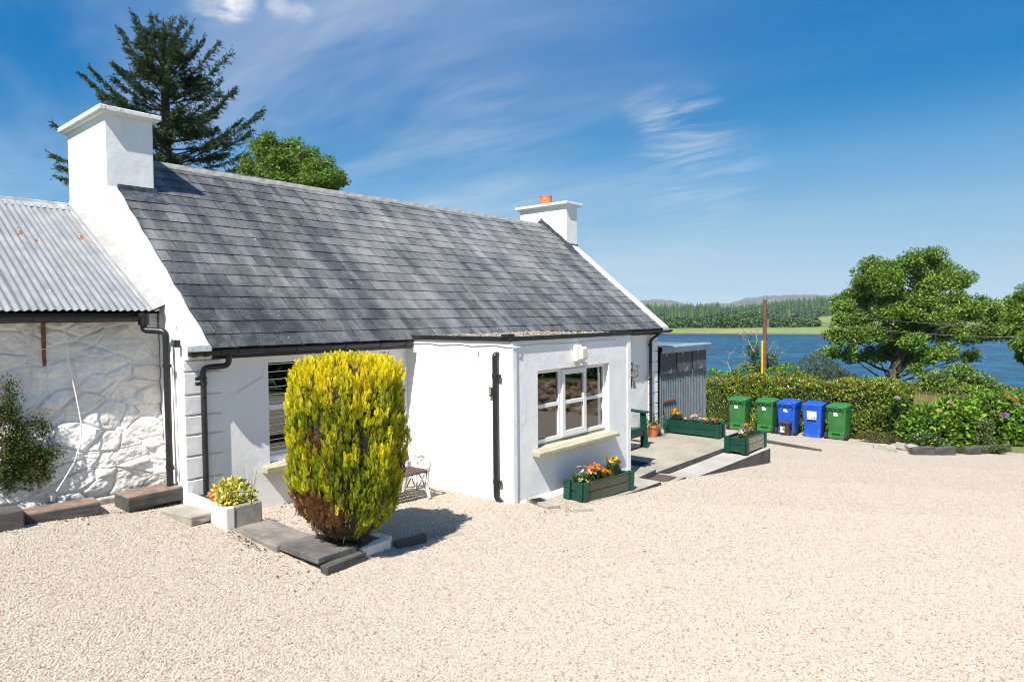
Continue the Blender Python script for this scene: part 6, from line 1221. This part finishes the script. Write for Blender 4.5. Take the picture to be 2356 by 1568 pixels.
rs_ = N_.new('FunctionNodeRandomValue'); rs_.data_type = 'FLOAT_VECTOR'; rs_.inputs[0].default_value = (.0056, .0046, .0036); rs_.inputs[1].default_value = (.0130, .0098, .0076)
ng.links.new(gi.outputs[0], iop.inputs['Points']); ng.links.new(ico.outputs[0], sm.inputs[0]); ng.links.new(sm.outputs[0], iop.inputs['Instance']); ng.links.new(rr.outputs[0], iop.inputs['Rotation']); ng.links.new(rs_.outputs[0], iop.inputs['Scale']); ng.links.new(iop.outputs[0], gout.inputs[0])
md = go.modifiers.new('scatter', 'NODES'); md.node_group = ng

# dead leaves and cone scales blown against the slab and wall
rng = np.random.default_rng(131); DP = [rng.normal((3.36, 6.4), (.05, .35), (70, 2)), rng.normal((3.30, 7.9), (.12, .12), (40, 2)), rng.normal((4.6, 7.6), (.5, .14), (45, 2)), rng.normal((4.2, 6.6), (.4, .3), (26, 2)), rng.normal((2.5, 8.02), (.5, .06), (70, 2)), rng.normal((3.35, 5.45), (.16, .16), (24, 2)), rng.normal((6.95, 5.2), (.25, .14), (24, 2)), rng.uniform((1.5, 2.5), (14, 5), (46, 2))]
DP = np.concatenate(DP); n = len(DP); DP3 = np.column_stack([DP, yard_z(DP[:, 0], DP[:, 1]) + .012]); dd_ = rand_dirs(n, rng); dd_[:, 2] *= .25
tag(link('leaf_litter', np_mesh('leaf_litter', *leaves(DP3, dd_, np.tile([[0, 0, 1.]], (n, 1)) + rand_dirs(n, rng) * .5, rng.uniform(.02, .05, n), rng.uniform(.012, .028, n), pick_cols(n, [(.16, .075, .03), (.09, .045, .02), (.24, .13, .05)], None, .2, rng))), M_LEAF), 'brown dead leaves scattered on the gravel', 'litter', kind='stuff')

# ------------------------------------------------------------------ what the windows reflect: a field-stone wall and a hedge behind the viewer
def m_fieldstone():
    t = NT('field_stone'); v = t.coord((1, 1, 1.9)); c = t.voro(3.4, 'F1', v, 'Color'); sp = t.new('ShaderNodeSeparateColor'); t.l.new(c, sp.inputs[0]); col = t.ramp(sp.outputs[0], [(0, (.28, .20, .13)), (.4, (.40, .31, .22)), (.7, (.20, .15, .11)), (1, (.48, .41, .32))]); e = t.voro(3.4, 'DISTANCE_TO_EDGE', v); t.col(t.mix(t.rng(e, 0, .05, 1, 0), col, (.03, .025, .02))).set(Roughness=.95); t.bump(t.noise(30, 5, .6), .6, .02); return t.m
fw_ = empty('field_wall', (0, 0, 0), 0, 'brown field-stone retaining wall seen reflected in the porch window', 'wall')
rb = rubble('stonework', 0, 15, -1.9, 0, 0, 200, 34, .14, fw_, m_fieldstone(), flip=1, cell=.45); MB().box(0, 15, .02, 3.5, -2.2, -.04).build('bank', M_GRASS, fw_, local=True)
fw_.location = (21.2, -1.2, .0); fw_.rotation_euler = (0, 0, R(-100)); rb.matrix_parent_inverse = Matrix.Identity(4)
rng = np.random.default_rng(111); cs2 = [((21.2 - .174 * t + 1.5 + rng.normal(0, .2), -1.6 - .985 * t, .75 + rng.normal(0, .2)), (.9, .9, 1.1)) for t in np.arange(0, 15, .9)]
shrub('hedge', 'green hedge on the bank seen reflected in the porch window', 'hedge', cs2, 6000, .22, .12, SCR, seed=112)

cs3 = [((x + rng.normal(0, .3), -13 + rng.normal(0, .4), g(x, -6) + 1.5 + rng.normal(0, .2)), (1.5, 1.1, 2.0)) for x in np.arange(-10, 22, 1.5)]
shrub('hedge', 'tall hedge across the yard seen reflected in the cottage window', 'hedge', cs3, 6000, .30, .16, SCR, seed=113)

# ------------------------------------------------------------------ summer haze over the lake
hz = MB().box(-420, 5400, -2700, 3900, -21, 130).build('haze', None); tag(hz, 'thin summer haze over the lake and hills', 'haze', kind='stuff')
hm = bpy.data.materials.new('haze_air'); hm.use_nodes = True; hm.node_tree.nodes.clear(); ho = hm.node_tree.nodes.new('ShaderNodeOutputMaterial'); pv = hm.node_tree.nodes.new('ShaderNodeVolumePrincipled'); pv.inputs['Color'].default_value = (.72, .86, 1.0, 1); pv.inputs['Density'].default_value = 0.00009; pv.inputs['Anisotropy'].default_value = .0
hm.node_tree.links.new(pv.outputs[0], ho.inputs['Volume']); hz.data.materials.clear(); hz.data.materials.append(hm); SC.cycles.volume_bounces = 0

SC.cycles.pixel_filter_type = 'BLACKMAN_HARRIS'; SC.cycles.filter_width = 1.05
SC.cycles.max_bounces = 6; SC.cycles.diffuse_bounces = 3; SC.cycles.glossy_bounces = 3; SC.cycles.transmission_bounces = 4; SC.cycles.transparent_max_bounces = 8; SC.cycles.caustics_reflective = False; SC.cycles.caustics_refractive = False
SC.cycles.use_adaptive_sampling = True; SC.cycles.adaptive_threshold = .015; SC.cycles.sample_clamp_indirect = 6.0
